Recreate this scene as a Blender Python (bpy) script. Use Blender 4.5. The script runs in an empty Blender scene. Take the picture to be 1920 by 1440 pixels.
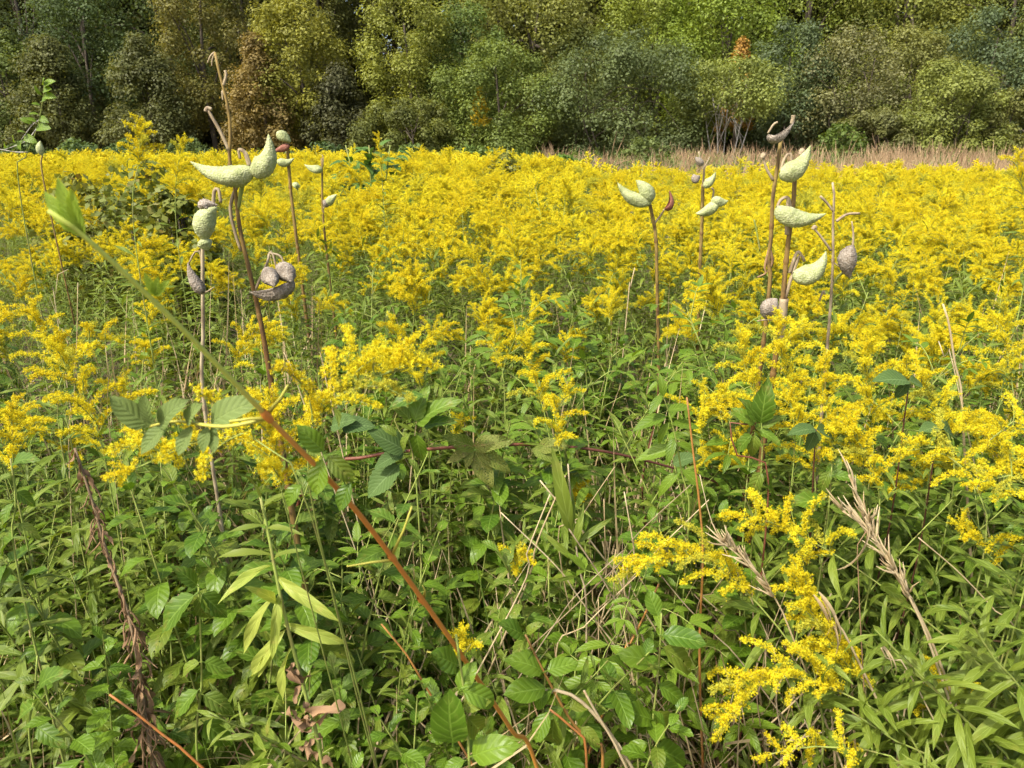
import bpy, math, random
import numpy as np
from mathutils import Vector, Matrix, noise

R = math.radians
PI = math.pi
SC = bpy.context.scene
COL = SC.collection

# ------------------------------------------------------------------ camera, sky, sun, exposure
CAM_H = 1.5
PITCH = R(17.7)
FPX = 1424.0                                   # focal length in photo pixels (1920 wide)
cd = bpy.data.cameras.new('camera')
cam = bpy.data.objects.new('camera', cd)
COL.objects.link(cam)
cam.location = (0, 0, CAM_H)
cam.rotation_euler = (PI / 2 - PITCH, 0, 0)
cd.sensor_width = 36.0
cd.lens = 36.0 * FPX / 1920.0
cd.clip_start = 0.05
cd.clip_end = 1000
cd.dof.use_dof = True
cd.dof.focus_distance = 1.9
cd.dof.aperture_fstop = 14.0
SC.camera = cam

SUN_EL, SUN_AZ = R(52), R(228)                 # azimuth clockwise from +Y
S = Vector((math.sin(SUN_AZ) * math.cos(SUN_EL), math.cos(SUN_AZ) * math.cos(SUN_EL), math.sin(SUN_EL)))
w = bpy.data.worlds.new('World')
SC.world = w
w.use_nodes = True
wn, wl = w.node_tree.nodes, w.node_tree.links
sky = wn.new('ShaderNodeTexSky')
sky.sky_type = 'NISHITA'
sky.sun_disc = False
sky.sun_elevation = SUN_EL
sky.sun_rotation = SUN_AZ
sky.dust_density = 5.0
sky.ozone_density = 0.6
wl.new(sky.outputs[0], wn['Background'].inputs[0])
wn['Background'].inputs[1].default_value = 0.15
sd = bpy.data.lights.new('sun', 'SUN')
sd.energy = 3.0
sd.angle = R(2.5)
sd.color = (1.0, 0.95, 0.86)
so = bpy.data.objects.new('sun', sd)
so.rotation_euler = (-S).to_track_quat('-Z', 'Y').to_euler()
COL.objects.link(so)
SC.view_settings.view_transform = 'Standard'
SC.view_settings.look = 'None'
SC.view_settings.gamma = 1.0
SC.view_settings.use_curve_mapping = False
SC.view_settings.exposure = 1.05
SC.render.engine = 'CYCLES'
SC.cycles.max_bounces = 7
SC.cycles.diffuse_bounces = 4
SC.cycles.glossy_bounces = 2
SC.cycles.transmission_bounces = 4
SC.cycles.transparent_max_bounces = 8
SC.cycles.caustics_reflective = False
SC.cycles.caustics_refractive = False


def P(px, py, Y):
    """World point on the photo's ray through pixel (px,py) at forward distance Y."""
    x, y = (px - 960) / FPX, -(py - 720) / FPX
    f = Vector((0, math.cos(PITCH), -math.sin(PITCH)))
    u = Vector((0, math.sin(PITCH), math.cos(PITCH)))
    d = Vector((x, 0, 0)) + u * y + f
    return Vector((0, 0, CAM_H)) + d * (Y / d.y)


def to_px(p):
    v = Vector(p) - Vector((0, 0, CAM_H))
    f = v.y * math.cos(PITCH) - v.z * math.sin(PITCH)
    u = v.y * math.sin(PITCH) + v.z * math.cos(PITCH)
    if f < 0.05:
        return None
    return 960 + FPX * v.x / f, 720 - FPX * u / f


# ------------------------------------------------------------------ materials
MATS = []


def reg(m):
    MATS.append(m)
    return len(MATS) - 1


def nodes_of(name):
    m = bpy.data.materials.new(name)
    m.use_nodes = True
    n, l = m.node_tree.nodes, m.node_tree.links
    return m, n, l, n['Principled BSDF']


def math_node(n, l, op, a, b=None):
    k = n.new('ShaderNodeMath')
    k.operation = op
    for i, v in enumerate((a, b)):
        if v is None:
            continue
        if isinstance(v, (int, float)):
            k.inputs[i].default_value = v
        else:
            l.new(v, k.inputs[i])
    return k.outputs[0]


def mixc(n, l, fac, a, b, blend='MIX'):
    k = n.new('ShaderNodeMix')
    k.data_type = 'RGBA'
    k.blend_type = blend
    for i, v in ((0, fac), (6, a), (7, b)):
        if isinstance(v, (int, float)):
            k.inputs[i].default_value = v
        elif isinstance(v, tuple):
            k.inputs[i].default_value = (*v, 1)
        else:
            l.new(v, k.inputs[i])
    return k.outputs[2]


def leafmat(name, c1, c2, trans=0.35, rough=0.45, spec=0.35, vein=0.0, nvein=7.0, blot=None, objcol=False, rnd=0.55, nsc=60.0, chewed=False, bud=None):
    m, n, l, b = nodes_of(name)
    at = n.new('ShaderNodeAttribute')
    at.attribute_name = 'tint'
    oi = n.new('ShaderNodeObjectInfo')
    fac = math_node(n, l, 'ADD', math_node(n, l, 'MULTIPLY', at.outputs['Fac'], 1 - rnd), math_node(n, l, 'MULTIPLY', oi.outputs['Random'], rnd))
    c = mixc(n, l, fac, c1, c2)
    if bud:
        c = mixc(n, l, math_node(n, l, 'MULTIPLY', math_node(n, l, 'MAXIMUM', math_node(n, l, 'LESS_THAN', oi.outputs['Random'], 0.08), math_node(n, l, 'LESS_THAN', at.outputs['Fac'], 0.06)), 0.7), c, bud)
    if objcol:
        c = mixc(n, l, 1.0, c, oi.outputs['Color'], 'MULTIPLY')
    geo = n.new('ShaderNodeTexCoord')
    if blot:
        nz = n.new('ShaderNodeTexNoise')
        nz.inputs['Scale'].default_value = nsc
        nz.inputs['Detail'].default_value = 3
        l.new(geo.outputs['Object'], nz.inputs['Vector'])
        mr = n.new('ShaderNodeMapRange')
        mr.inputs[1].default_value, mr.inputs[2].default_value = 0.56, 0.74
        l.new(nz.outputs['Fac'], mr.inputs[0])
        c = mixc(n, l, math_node(n, l, 'MULTIPLY', mr.outputs[0], 0.7), c, blot)
    if vein > 0:
        uv = n.new('ShaderNodeSeparateXYZ')
        l.new(geo.outputs['UV'], uv.inputs[0])
        au = math_node(n, l, 'ABSOLUTE', uv.outputs[0])
        mid = math_node(n, l, 'SUBTRACT', 1.0, math_node(n, l, 'MINIMUM', math_node(n, l, 'MULTIPLY', au, 11.0), 1.0))
        ph = math_node(n, l, 'SUBTRACT', math_node(n, l, 'MULTIPLY', uv.outputs[1], nvein), math_node(n, l, 'MULTIPLY', au, nvein * 0.28))
        fr = math_node(n, l, 'ABSOLUTE', math_node(n, l, 'SUBTRACT', math_node(n, l, 'FRACT', ph), 0.5))
        side = math_node(n, l, 'SUBTRACT', 1.0, math_node(n, l, 'MINIMUM', math_node(n, l, 'MULTIPLY', fr, 7.0), 1.0))
        vv = math_node(n, l, 'MAXIMUM', mid, math_node(n, l, 'MULTIPLY', side, 0.6))
        c = mixc(n, l, math_node(n, l, 'MULTIPLY', vv, vein), c, tuple(min(1, x * 1.7 + 0.05) for x in c2))
        bp = n.new('ShaderNodeBump')
        bp.inputs['Strength'].default_value = 0.5
        bp.inputs['Distance'].default_value = 0.002
        l.new(math_node(n, l, 'SUBTRACT', fr, math_node(n, l, 'MULTIPLY', mid, 0.6)), bp.inputs['Height'])
        l.new(bp.outputs[0], b.inputs['Normal'])
    l.new(c, b.inputs['Base Color'])
    b.inputs['Roughness'].default_value = rough
    b.inputs['Specular IOR Level'].default_value = spec
    tr = n.new('ShaderNodeBsdfTranslucent')
    tc = mixc(n, l, 1.0, c, (1.25, 1.15, 0.6), 'MULTIPLY')
    l.new(tc, tr.inputs[0])
    ms = n.new('ShaderNodeMixShader')
    ms.inputs[0].default_value = trans
    l.new(b.outputs[0], ms.inputs[1])
    l.new(tr.outputs[0], ms.inputs[2])
    outp = ms.outputs[0]
    if chewed:                                   # insect-eaten lace: real holes through the blade
        vo = n.new('ShaderNodeTexVoronoi')
        vo.inputs['Scale'].default_value = 260 if chewed is True else 120
        l.new(geo.outputs['Object'], vo.inputs['Vector'])
        hole = math_node(n, l, 'LESS_THAN', vo.outputs['Distance'], 0.33 if chewed is True else float(chewed))
        tp = n.new('ShaderNodeBsdfTransparent')
        m2 = n.new('ShaderNodeMixShader')
        l.new(hole, m2.inputs[0])
        l.new(outp, m2.inputs[1])
        l.new(tp.outputs[0], m2.inputs[2])
        outp = m2.outputs[0]
    l.new(outp, n['Material Output'].inputs[0])
    return reg(m)


def stemmat(name, c1, c2, rough=0.6, nscale=80, c3=None, bump=0.3, rnd=0.2):
    m, n, l, b = nodes_of(name)
    at = n.new('ShaderNodeAttribute')
    at.attribute_name = 'tint'
    oi = n.new('ShaderNodeObjectInfo')
    fac = math_node(n, l, 'ADD', math_node(n, l, 'MULTIPLY', at.outputs['Fac'], 1 - rnd), math_node(n, l, 'MULTIPLY', oi.outputs['Random'], rnd))
    c = mixc(n, l, fac, c1, c2)
    tc = n.new('ShaderNodeTexCoord')
    mp = n.new('ShaderNodeMapping')
    mp.inputs['Scale'].default_value = (1, 1, 0.25)
    l.new(tc.outputs['Object'], mp.inputs[0])
    nz = n.new('ShaderNodeTexNoise')
    nz.inputs['Scale'].default_value = nscale
    nz.inputs['Detail'].default_value = 4
    l.new(mp.outputs[0], nz.inputs['Vector'])
    if c3:
        mr = n.new('ShaderNodeMapRange')
        mr.inputs[1].default_value, mr.inputs[2].default_value = 0.48, 0.66
        l.new(nz.outputs['Fac'], mr.inputs[0])
        c = mixc(n, l, math_node(n, l, 'MULTIPLY', mr.outputs[0], 0.75), c, c3)
    l.new(c, b.inputs['Base Color'])
    b.inputs['Roughness'].default_value = rough
    b.inputs['Specular IOR Level'].default_value = 0.25
    bp = n.new('ShaderNodeBump')
    bp.inputs['Strength'].default_value = bump
    bp.inputs['Distance'].default_value = 0.002
    l.new(nz.outputs['Fac'], bp.inputs['Height'])
    l.new(bp.outputs[0], b.inputs['Normal'])
    return reg(m)


M_GLEAF = leafmat('goldenrod_leaf', (0.075, 0.125, 0.010), (0.175, 0.23, 0.028), 0.34, 0.5, 0.28, vein=0.45, nvein=3, blot=(0.26, 0.24, 0.05), nsc=22)
M_GLEAF_PALE = leafmat('pale_yellow_leaf', (0.23, 0.32, 0.04), (0.38, 0.42, 0.08), 0.4, 0.5, 0.3, vein=0.35, nvein=4, blot=(0.42, 0.38, 0.09))
M_FLOWER = leafmat('goldenrod_floret', (0.61, 0.455, 0.003), (0.72, 0.68, 0.03), 0.28, 0.7, 0.15, rnd=0.45, bud=(0.42, 0.45, 0.06))
M_GSTEM = stemmat('green_stem', (0.17, 0.20, 0.04), (0.26, 0.33, 0.07), c3=(0.20, 0.16, 0.06))
M_OVATE = leafmat('smooth_broad_leaf', (0.055, 0.122, 0.007), (0.155, 0.25, 0.016), 0.36, 0.4, 0.32, vein=0.35, nvein=6, blot=(0.15, 0.2, 0.03), nsc=35)
M_TOOTH = leafmat('toothed_leaf', (0.055, 0.115, 0.008), (0.14, 0.225, 0.018), 0.34, 0.45, 0.3, vein=0.45, nvein=6, blot=(0.23, 0.18, 0.04), nsc=28)
M_OVATE_HOLED = leafmat('holed_broad_leaf', (0.08, 0.13, 0.01), (0.20, 0.25, 0.025), 0.36, 0.45, 0.28, vein=0.35, nvein=6, blot=(0.26, 0.2, 0.05), nsc=45, chewed=0.16)
M_TOOTH_HOLED = leafmat('holed_toothed_leaf', (0.075, 0.125, 0.012), (0.18, 0.24, 0.028), 0.34, 0.45, 0.28, vein=0.45, nvein=6, blot=(0.25, 0.18, 0.05), nsc=40, chewed=0.16)
M_ASH = leafmat('seedling_leaflet', (0.085, 0.155, 0.010), (0.17, 0.26, 0.02), 0.38, 0.42, 0.3, vein=0.4, nvein=7)
M_BRAMBLE = leafmat('bramble_leaf', (0.045, 0.085, 0.022), (0.085, 0.14, 0.036), 0.2, 0.65, 0.12, vein=0.5, nvein=10)
M_CHEWED = leafmat('chewed_leaf', (0.12, 0.17, 0.02), (0.17, 0.16, 0.04), 0.3, 0.6, 0.2, vein=0.5, nvein=9, chewed=True)
M_ASTER = leafmat('aster_leaf', (0.09, 0.14, 0.014), (0.18, 0.22, 0.03), 0.3, 0.5, 0.3)
M_LIME = leafmat('young_lime_leaf', (0.26, 0.38, 0.04), (0.34, 0.46, 0.06), 0.55, 0.45, 0.3, vein=0.3)
M_GREY = leafmat('greyish_green_leaflet', (0.11, 0.16, 0.04), (0.18, 0.24, 0.065), 0.3, 0.6, 0.2, vein=0.3)
M_GRASS = leafmat('grass_blade', (0.07, 0.14, 0.02), (0.17, 0.24, 0.05), 0.3, 0.5, 0.3)
M_STRAW = leafmat('dry_straw', (0.36, 0.26, 0.12), (0.60, 0.50, 0.31), 0.2, 0.7, 0.15, blot=(0.24, 0.15, 0.07))
M_DEAD = leafmat('withered_brown_leaf', (0.13, 0.075, 0.04), (0.34, 0.22, 0.12), 0.15, 0.8, 0.1, blot=(0.09, 0.05, 0.03))
M_POKE = leafmat('dark_broad_leaf', (0.045, 0.10, 0.015), (0.09, 0.17, 0.03), 0.25, 0.55, 0.2, vein=0.3)
M_OLIVE = leafmat('olive_shrub_leaf', (0.10, 0.135, 0.02), (0.20, 0.21, 0.04), 0.32, 0.5, 0.2, blot=(0.26, 0.14, 0.04), nsc=9)
M_CANE = stemmat('arching_cane', (0.50, 0.185, 0.035), (0.36, 0.42, 0.07), 0.5, 70, rnd=0.0, bump=0.6)
M_BSTEM = stemmat('bramble_stem', (0.07, 0.028, 0.022), (0.18, 0.065, 0.035), 0.5, 60, rnd=0.0)
M_ORANGE = stemmat('orange_brown_stem', (0.34, 0.11, 0.03), (0.34, 0.20, 0.05), 0.5, 70, c3=(0.16, 0.09, 0.04))
M_MILK = stemmat('milkweed_stalk', (0.125, 0.055, 0.018), (0.24, 0.175, 0.05), 0.65, 130, c3=(0.06, 0.035, 0.02), bump=0.7, rnd=0.0)
M_DRYSTEM = stemmat('dry_stem', (0.19, 0.13, 0.07), (0.42, 0.35, 0.22), 0.75, 90, c3=(0.12, 0.08, 0.05), bump=0.5)


def podmat(name, base, dark, tip, scale):
    """Warty skin: every cell of a fine Voronoi is a soft wart with a pale tip and a darker hollow round it."""
    m, n, l, b = nodes_of(name)
    tc = n.new('ShaderNodeTexCoord')
    at = n.new('ShaderNodeAttribute')
    at.attribute_name = 'tint'
    vo = n.new('ShaderNodeTexVoronoi')
    vo.inputs['Scale'].default_value = scale
    l.new(tc.outputs['Object'], vo.inputs['Vector'])
    nz = n.new('ShaderNodeTexNoise')
    nz.inputs['Scale'].default_value = 45
    nz.inputs['Detail'].default_value = 5
    l.new(tc.outputs['Object'], nz.inputs['Vector'])
    mr = n.new('ShaderNodeMapRange')
    mr.inputs[1].default_value, mr.inputs[2].default_value = 0.15, 0.75
    l.new(vo.outputs['Distance'], mr.inputs[0])
    c = mixc(n, l, mr.outputs[0], tip, base)
    m2 = n.new('ShaderNodeMapRange')
    m2.inputs[1].default_value, m2.inputs[2].default_value = 0.42, 0.66
    l.new(nz.outputs['Fac'], m2.inputs[0])
    c = mixc(n, l, math_node(n, l, 'MULTIPLY', m2.outputs[0], 0.75), c, dark)
    c = mixc(n, l, math_node(n, l, 'MULTIPLY', at.outputs['Fac'], 0.35), c, tip)
    l.new(c, b.inputs['Base Color'])
    b.inputs['Roughness'].default_value = 0.8
    b.inputs['Specular IOR Level'].default_value = 0.2
    bp = n.new('ShaderNodeBump')
    bp.inputs['Strength'].default_value = 0.6
    bp.inputs['Distance'].default_value = 0.002
    bp.invert = True
    l.new(vo.outputs['Distance'], bp.inputs['Height'])
    l.new(bp.outputs[0], b.inputs['Normal'])
    return reg(m)


M_POD = podmat('green_pod', (0.285, 0.32, 0.125), (0.19, 0.225, 0.075), (0.45, 0.47, 0.27), 300)
M_PODGREY = podmat('grey_pod', (0.18, 0.145, 0.105), (0.075, 0.058, 0.04), (0.36, 0.32, 0.26), 300)
M_PODRED = stemmat('dark_red_pod', (0.16, 0.05, 0.035), (0.30, 0.15, 0.09), 0.7, 45, rnd=0.05)
M_FLOSS = stemmat('seed_floss', (0.60, 0.58, 0.52), (0.78, 0.76, 0.70), 0.9, 90)
M_BARK = stemmat('bark', (0.05, 0.04, 0.028), (0.11, 0.09, 0.065), 0.9, 6, bump=0.8)
M_PALEBARK = stemmat('pale_bark', (0.30, 0.28, 0.24), (0.42, 0.40, 0.35), 0.9, 6, bump=0.6)
M_CROWN = leafmat('tree_leaves', (0.62, 0.62, 0.6), (1.4, 1.36, 1.2), 0.38, 0.55, 0.25, objcol=True, rnd=0.0)
M_TAN = leafmat('tan_grass', (0.33, 0.21, 0.12), (0.46, 0.35, 0.20), 0.25, 0.7, 0.1)
M_FARGREEN = leafmat('edge_weed', (0.07, 0.13, 0.03), (0.15, 0.22, 0.06), 0.3, 0.5, 0.25)


def soil():
    m, n, l, b = nodes_of('leaf_litter_soil')
    tc = n.new('ShaderNodeTexCoord')
    a = n.new('ShaderNodeTexNoise')
    a.inputs['Scale'].default_value = 0.6
    a.inputs['Detail'].default_value = 6
    l.new(tc.outputs['Object'], a.inputs['Vector'])
    d = n.new('ShaderNodeTexNoise')
    d.inputs['Scale'].default_value = 45
    d.inputs['Detail'].default_value = 6
    l.new(tc.outputs['Object'], d.inputs['Vector'])
    c = mixc(n, l, a.outputs['Fac'], (0.06, 0.06, 0.022), (0.10, 0.075, 0.04))
    c = mixc(n, l, d.outputs['Fac'], c, (0.15, 0.11, 0.06), 'MIX')
    l.new(c, b.inputs['Base Color'])
    b.inputs['Roughness'].default_value = 0.95
    bp = n.new('ShaderNodeBump')
    bp.inputs['Strength'].default_value = 0.8
    bp.inputs['Distance'].default_value = 0.02
    l.new(d.outputs['Fac'], bp.inputs['Height'])
    l.new(bp.outputs[0], b.inputs['Normal'])
    return reg(m)


M_SOIL = soil()


# ------------------------------------------------------------------ geometry containers
class Geo:
    """Vertices, quads and triangles with per-vertex tint and uv, per-face material."""

    def __init__(self, V, q=None, t=None, tint=0.5, uv=None, m=0):
        self.V = np.asarray(V, dtype=np.float64).reshape(-1, 3)
        n = len(self.V)
        self.q = np.zeros((0, 4), int) if q is None else np.asarray(q, int).reshape(-1, 4)
        self.t = np.zeros((0, 3), int) if t is None else np.asarray(t, int).reshape(-1, 3)
        self.tint = np.full(n, tint, float) if np.isscalar(tint) else np.asarray(tint, float)
        self.uv = np.zeros((n, 2)) if uv is None else np.asarray(uv, float).reshape(-1, 2)
        self.qm = np.full(len(self.q), m, int) if np.isscalar(m) else m[0]
        self.tm = np.full(len(self.t), m, int) if np.isscalar(m) else m[1]
        self.me = None

    def tf(self, M, dt=0.0):
        A = np.array(M)
        g = Geo(self.V @ A[:3, :3].T + A[:3, 3], self.q, self.t, np.clip(self.tint + dt, 0, 1), self.uv, (self.qm, self.tm))
        return g

    def mesh(self, name, smooth=True):
        if self.me:
            return self.me
        me = bpy.data.meshes.new(name)
        nv, nq, nt = len(self.V), len(self.q), len(self.t)
        me.vertices.add(nv)
        me.vertices.foreach_set('co', self.V.astype(np.float32).ravel())
        li = np.concatenate([self.q.ravel(), self.t.ravel()]).astype(np.int32)
        me.loops.add(len(li))
        me.loops.foreach_set('vertex_index', li)
        me.polygons.add(nq + nt)
        ls = np.concatenate([np.arange(nq) * 4, nq * 4 + np.arange(nt) * 3]).astype(np.int32)
        me.polygons.foreach_set('loop_start', ls)
        mi = np.concatenate([self.qm, self.tm])
        uniq = sorted(set(mi.tolist()))
        for k in uniq:
            me.materials.append(MATS[k])
        mp = {k: i for i, k in enumerate(uniq)}
        me.polygons.foreach_set('material_index', np.array([mp[x] for x in mi.tolist()], np.int32))
        me.polygons.foreach_set('use_smooth', np.full(nq + nt, smooth))
        a = me.attributes.new('tint', 'FLOAT', 'POINT')
        a.data.foreach_set('value', self.tint.astype(np.float32))
        u = me.uv_layers.new(name='UVMap')
        u.data.foreach_set('uv', self.uv[li].astype(np.float32).ravel())
        me.update(calc_edges=True)
        me.validate()
        self.me = me
        return me


def join(gs):
    V, q, t, ti, uv, qm, tm, o = [], [], [], [], [], [], [], 0
    for g in gs:
        V.append(g.V); q.append(g.q + o); t.append(g.t + o); ti.append(g.tint); uv.append(g.uv); qm.append(g.qm); tm.append(g.tm)
        o += len(g.V)
    c = np.concatenate
    return Geo(c(V), c(q), c(t), c(ti), c(uv), (c(qm), c(tm)))


def smooth_path(pts, n):
    """Catmull-Rom through pts, n samples spaced evenly by arc length."""
    p = np.array([tuple(x) for x in pts], float)
    if len(p) == 2:
        return p[0] + (p[1] - p[0]) * np.linspace(0, 1, n)[:, None]
    p = np.vstack([2 * p[0] - p[1], p, 2 * p[-1] - p[-2]])
    out = []
    for i in range(1, len(p) - 2):
        t = np.linspace(0, 1, 16, endpoint=False)[:, None]
        a, b, c, d = p[i - 1], p[i], p[i + 1], p[i + 2]
        out.append(0.5 * (2 * b + (c - a) * t + (2 * a - 5 * b + 4 * c - d) * t ** 2 + (3 * b - a - 3 * c + d) * t ** 3))
    out = np.vstack([*out, p[-2][None]])
    s = np.concatenate([[0], np.cumsum(np.linalg.norm(np.diff(out, axis=0), axis=1))])
    u = np.linspace(0, s[-1], n)
    return np.stack([np.interp(u, s, out[:, k]) for k in range(3)], 1)


def tangents(p):
    t = np.gradient(p, axis=0)
    return t / np.maximum(np.linalg.norm(t, axis=1, keepdims=True), 1e-9)


def tube(pts, rad, k=6, m=0, tint=0.5, n=None, cap=True):
    p = smooth_path(pts, n) if n else np.array([tuple(x) for x in pts], float)
    n = len(p)
    r = np.interp(np.linspace(0, 1, n), np.linspace(0, 1, len(rad)), rad) if hasattr(rad, '__len__') else np.full(n, rad)
    ti = np.interp(np.linspace(0, 1, n), np.linspace(0, 1, len(tint)), tint) if hasattr(tint, '__len__') else np.full(n, tint)
    T = tangents(p)
    ref = np.array([1.0, 0, 0]) if abs(T[0][0]) < 0.8 else np.array([0, 1.0, 0])
    N = np.zeros_like(p)
    x = ref - T[0] * (ref @ T[0])
    for i in range(n):
        x = x - T[i] * (x @ T[i])
        x = x / max(np.linalg.norm(x), 1e-9)
        N[i] = x
    B = np.cross(T, N)
    a = np.linspace(0, 2 * PI, k, endpoint=False)
    V = p[:, None] + r[:, None, None] * (N[:, None] * np.cos(a)[None, :, None] + B[:, None] * np.sin(a)[None, :, None])
    V = V.reshape(-1, 3)
    i, j = np.meshgrid(np.arange(n - 1), np.arange(k), indexing='ij')
    j2 = (j + 1) % k
    q = np.stack([i * k + j, i * k + j2, (i + 1) * k + j2, (i + 1) * k + j], -1).reshape(-1, 4)
    t = []
    if cap:
        V = np.vstack([V, p[0], p[-1]])
        c0, c1 = n * k, n * k + 1
        t = [(c0, (a_ + 1) % k, a_) for a_ in range(k)] + [(c1, (n - 1) * k + a_, (n - 1) * k + (a_ + 1) % k) for a_ in range(k)]
        tv = np.concatenate([np.repeat(ti, k), [ti[0], ti[-1]]])
    else:
        tv = np.repeat(ti, k)
    return Geo(V, q, t if t else None, tv, None, m)


def leaf(L, W, ns=6, nc=2, a=0.6, b=0.9, bend=0.6, fold=0.25, wav=0.0, serr=0.0, m=0, tint=0.5, twist=0.0, stalk=0.0, seed=0):
    """Blade along +Y from the origin, upper face +Z."""
    rg = np.random.RandomState(seed)
    v = np.linspace(0, 1, ns + 1)
    pk = (a / (a + b)) ** a * (b / (a + b)) ** b
    hw = (np.clip(v, 0.004, 1) ** a) * (np.clip(1 - v, 0.0, 1) ** b) / pk * W / 2 + W * 0.012
    if serr > 0:
        hw = hw * (1 + serr * np.where(np.arange(ns + 1) % 2 == 0, 1, -1) * (v > 0.05) * (v < 0.97))
    ang = -bend * v
    dl = L / ns
    y = np.concatenate([[0], np.cumsum(np.cos(ang[:-1]) * dl)])
    z = np.concatenate([[0], np.cumsum(np.sin(ang[:-1]) * dl)])
    u = np.linspace(-1, 1, nc + 1)
    ph = rg.rand() * 6
    X = u[None] * hw[:, None] * (1 - 0.35 * fold)
    Z = z[:, None] + np.abs(u)[None] * hw[:, None] * fold + wav * W * np.sin(v * 9 + ph)[:, None] * (u[None] ** 2) * np.sign(u)[None]
    tw = twist * v[:, None]
    X, Z2 = X * np.cos(tw) - (Z - z[:, None]) * np.sin(tw), X * np.sin(tw) + (Z - z[:, None]) * np.cos(tw) + z[:, None]
    V = np.stack([X, np.repeat(y[:, None], nc + 1, 1) + stalk, Z2], -1).reshape(-1, 3)
    uv = np.stack(np.broadcast_arrays(u[None], v[:, None]), -1).reshape(-1, 2)
    i, j = np.meshgrid(np.arange(ns), np.arange(nc), indexing='ij')
    k = nc + 1
    q = np.stack([i * k + j, i * k + j + 1, (i + 1) * k + j + 1, (i + 1) * k + j], -1).reshape(-1, 4)
    g = Geo(V, q, None, tint, uv, m)
    if stalk > 0:
        g = join([tube([(0, 0, 0), (0, stalk * 1.02, 0)], [W * 0.03, W * 0.022], 4, m, tint, cap=False), g])
    return g


def frame(o, y, z, s=1.0):
    y = Vector(y).normalized()
    z = Vector(z)
    x = y.cross(z)
    if x.length < 1e-5:
        x = y.cross(Vector((1, 0.3, 0.2)))
    x.normalize()
    z = x.cross(y)
    M = Matrix((( x.x * s, y.x * s, z.x * s, o[0]), (x.y * s, y.y * s, z.y * s, o[1]), (x.z * s, y.z * s, z.z * s, o[2]), (0, 0, 0, 1)))
    return M


# ------------------------------------------------------------------ scene objects
def props(o, label=None, cat=None, group=None, kind=None):
    for k, v in (('label', label), ('category', cat), ('group', group), ('kind', kind)):
        if v:
            o[k] = v
    return o


def thing(name, label, cat, loc=(0, 0, 0), group=None, M=None):
    o = bpy.data.objects.new(name, None)
    COL.objects.link(o)
    o.empty_display_size = 0.05
    if M is not None:
        o.matrix_basis = M
    else:
        o.location = loc
    return props(o, label, cat, group)


def part(name, g, parent, M=None, label=None, kind=None, smooth=True, world=False):
    """Attach geometry as a part; world=True when g is in world space and the parent is an unrotated Empty."""
    if world:
        g = g.tf(Matrix.Translation(-parent.location))
    o = bpy.data.objects.new(name, g.mesh(name, smooth))
    COL.objects.link(o)
    o.parent = parent
    if M is not None:
        o.matrix_basis = M
    return props(o, label, None, None, kind)


def build(name, label, cat, loc, parts, group=None, rz=0.0, s=1.0):
    t = thing(name, label, cat, group=group, M=Matrix.Translation(loc) @ Matrix.Rotation(rz, 4, 'Z') @ Matrix.Scale(s, 4))
    for pn, g, M in parts:
        part(pn, g, t, M)
    return t


def merged(parts):
    return join([g if M is None else g.tf(M, 0) for _, g, M in parts])


def scatter(name, label, cat, protos, pts, rots, scl, idx):
    """ONE stuff object: the points carry rotation, scale and which prototype, geometry nodes place them."""
    c = bpy.data.collections.new(name + '_kinds')
    for i, g in enumerate(protos):
        o = bpy.data.objects.new('%s_kind_%02d' % (name, i), g.mesh('%s_kind' % name))
        c.objects.link(o)
    me = bpy.data.meshes.new(name)
    n = len(pts)
    me.vertices.add(n)
    me.vertices.foreach_set('co', np.asarray(pts, np.float32).ravel())
    for an, ty, dt, arr in (('rot', 'FLOAT_VECTOR', 'vector', np.asarray(rots, np.float32).ravel()), ('scl', 'FLOAT', 'value', np.asarray(scl, np.float32)), ('idx', 'INT', 'value', np.asarray(idx, np.int32))):
        a = me.attributes.new(an, ty, 'POINT')
        a.data.foreach_set(dt, arr)
    o = bpy.data.objects.new(name, me)
    COL.objects.link(o)
    ng = bpy.data.node_groups.new(name, 'GeometryNodeTree')
    ng.interface.new_socket('Geometry', in_out='INPUT', socket_type='NodeSocketGeometry')
    ng.interface.new_socket('Geometry', in_out='OUTPUT', socket_type='NodeSocketGeometry')
    N, L = ng.nodes, ng.links
    gi, go = N.new('NodeGroupInput'), N.new('NodeGroupOutput')
    ip = N.new('GeometryNodeInstanceOnPoints')
    ci = N.new('GeometryNodeCollectionInfo')
    ci.inputs['Collection'].default_value = c
    ci.inputs['Separate Children'].default_value = True
    ci.inputs['Reset Children'].default_value = True

    def named(nm, ty):
        a = N.new('GeometryNodeInputNamedAttribute')
        a.data_type = ty
        a.inputs[0].default_value = nm
        return a.outputs[0]
    e = N.new('FunctionNodeEulerToRotation')
    L.new(named('rot', 'FLOAT_VECTOR'), e.inputs[0])
    L.new(gi.outputs[0], ip.inputs['Points'])
    L.new(ci.outputs[0], ip.inputs['Instance'])
    ip.inputs['Pick Instance'].default_value = True
    L.new(named('idx', 'INT'), ip.inputs['Instance Index'])
    L.new(e.outputs[0], ip.inputs['Rotation'])
    L.new(named('scl', 'FLOAT'), ip.inputs['Scale'])
    L.new(ip.outputs[0], go.inputs[0])
    md = o.modifiers.new('scatter', 'NODES')
    md.node_group = ng
    return props(o, label, cat, None, 'stuff')


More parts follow.
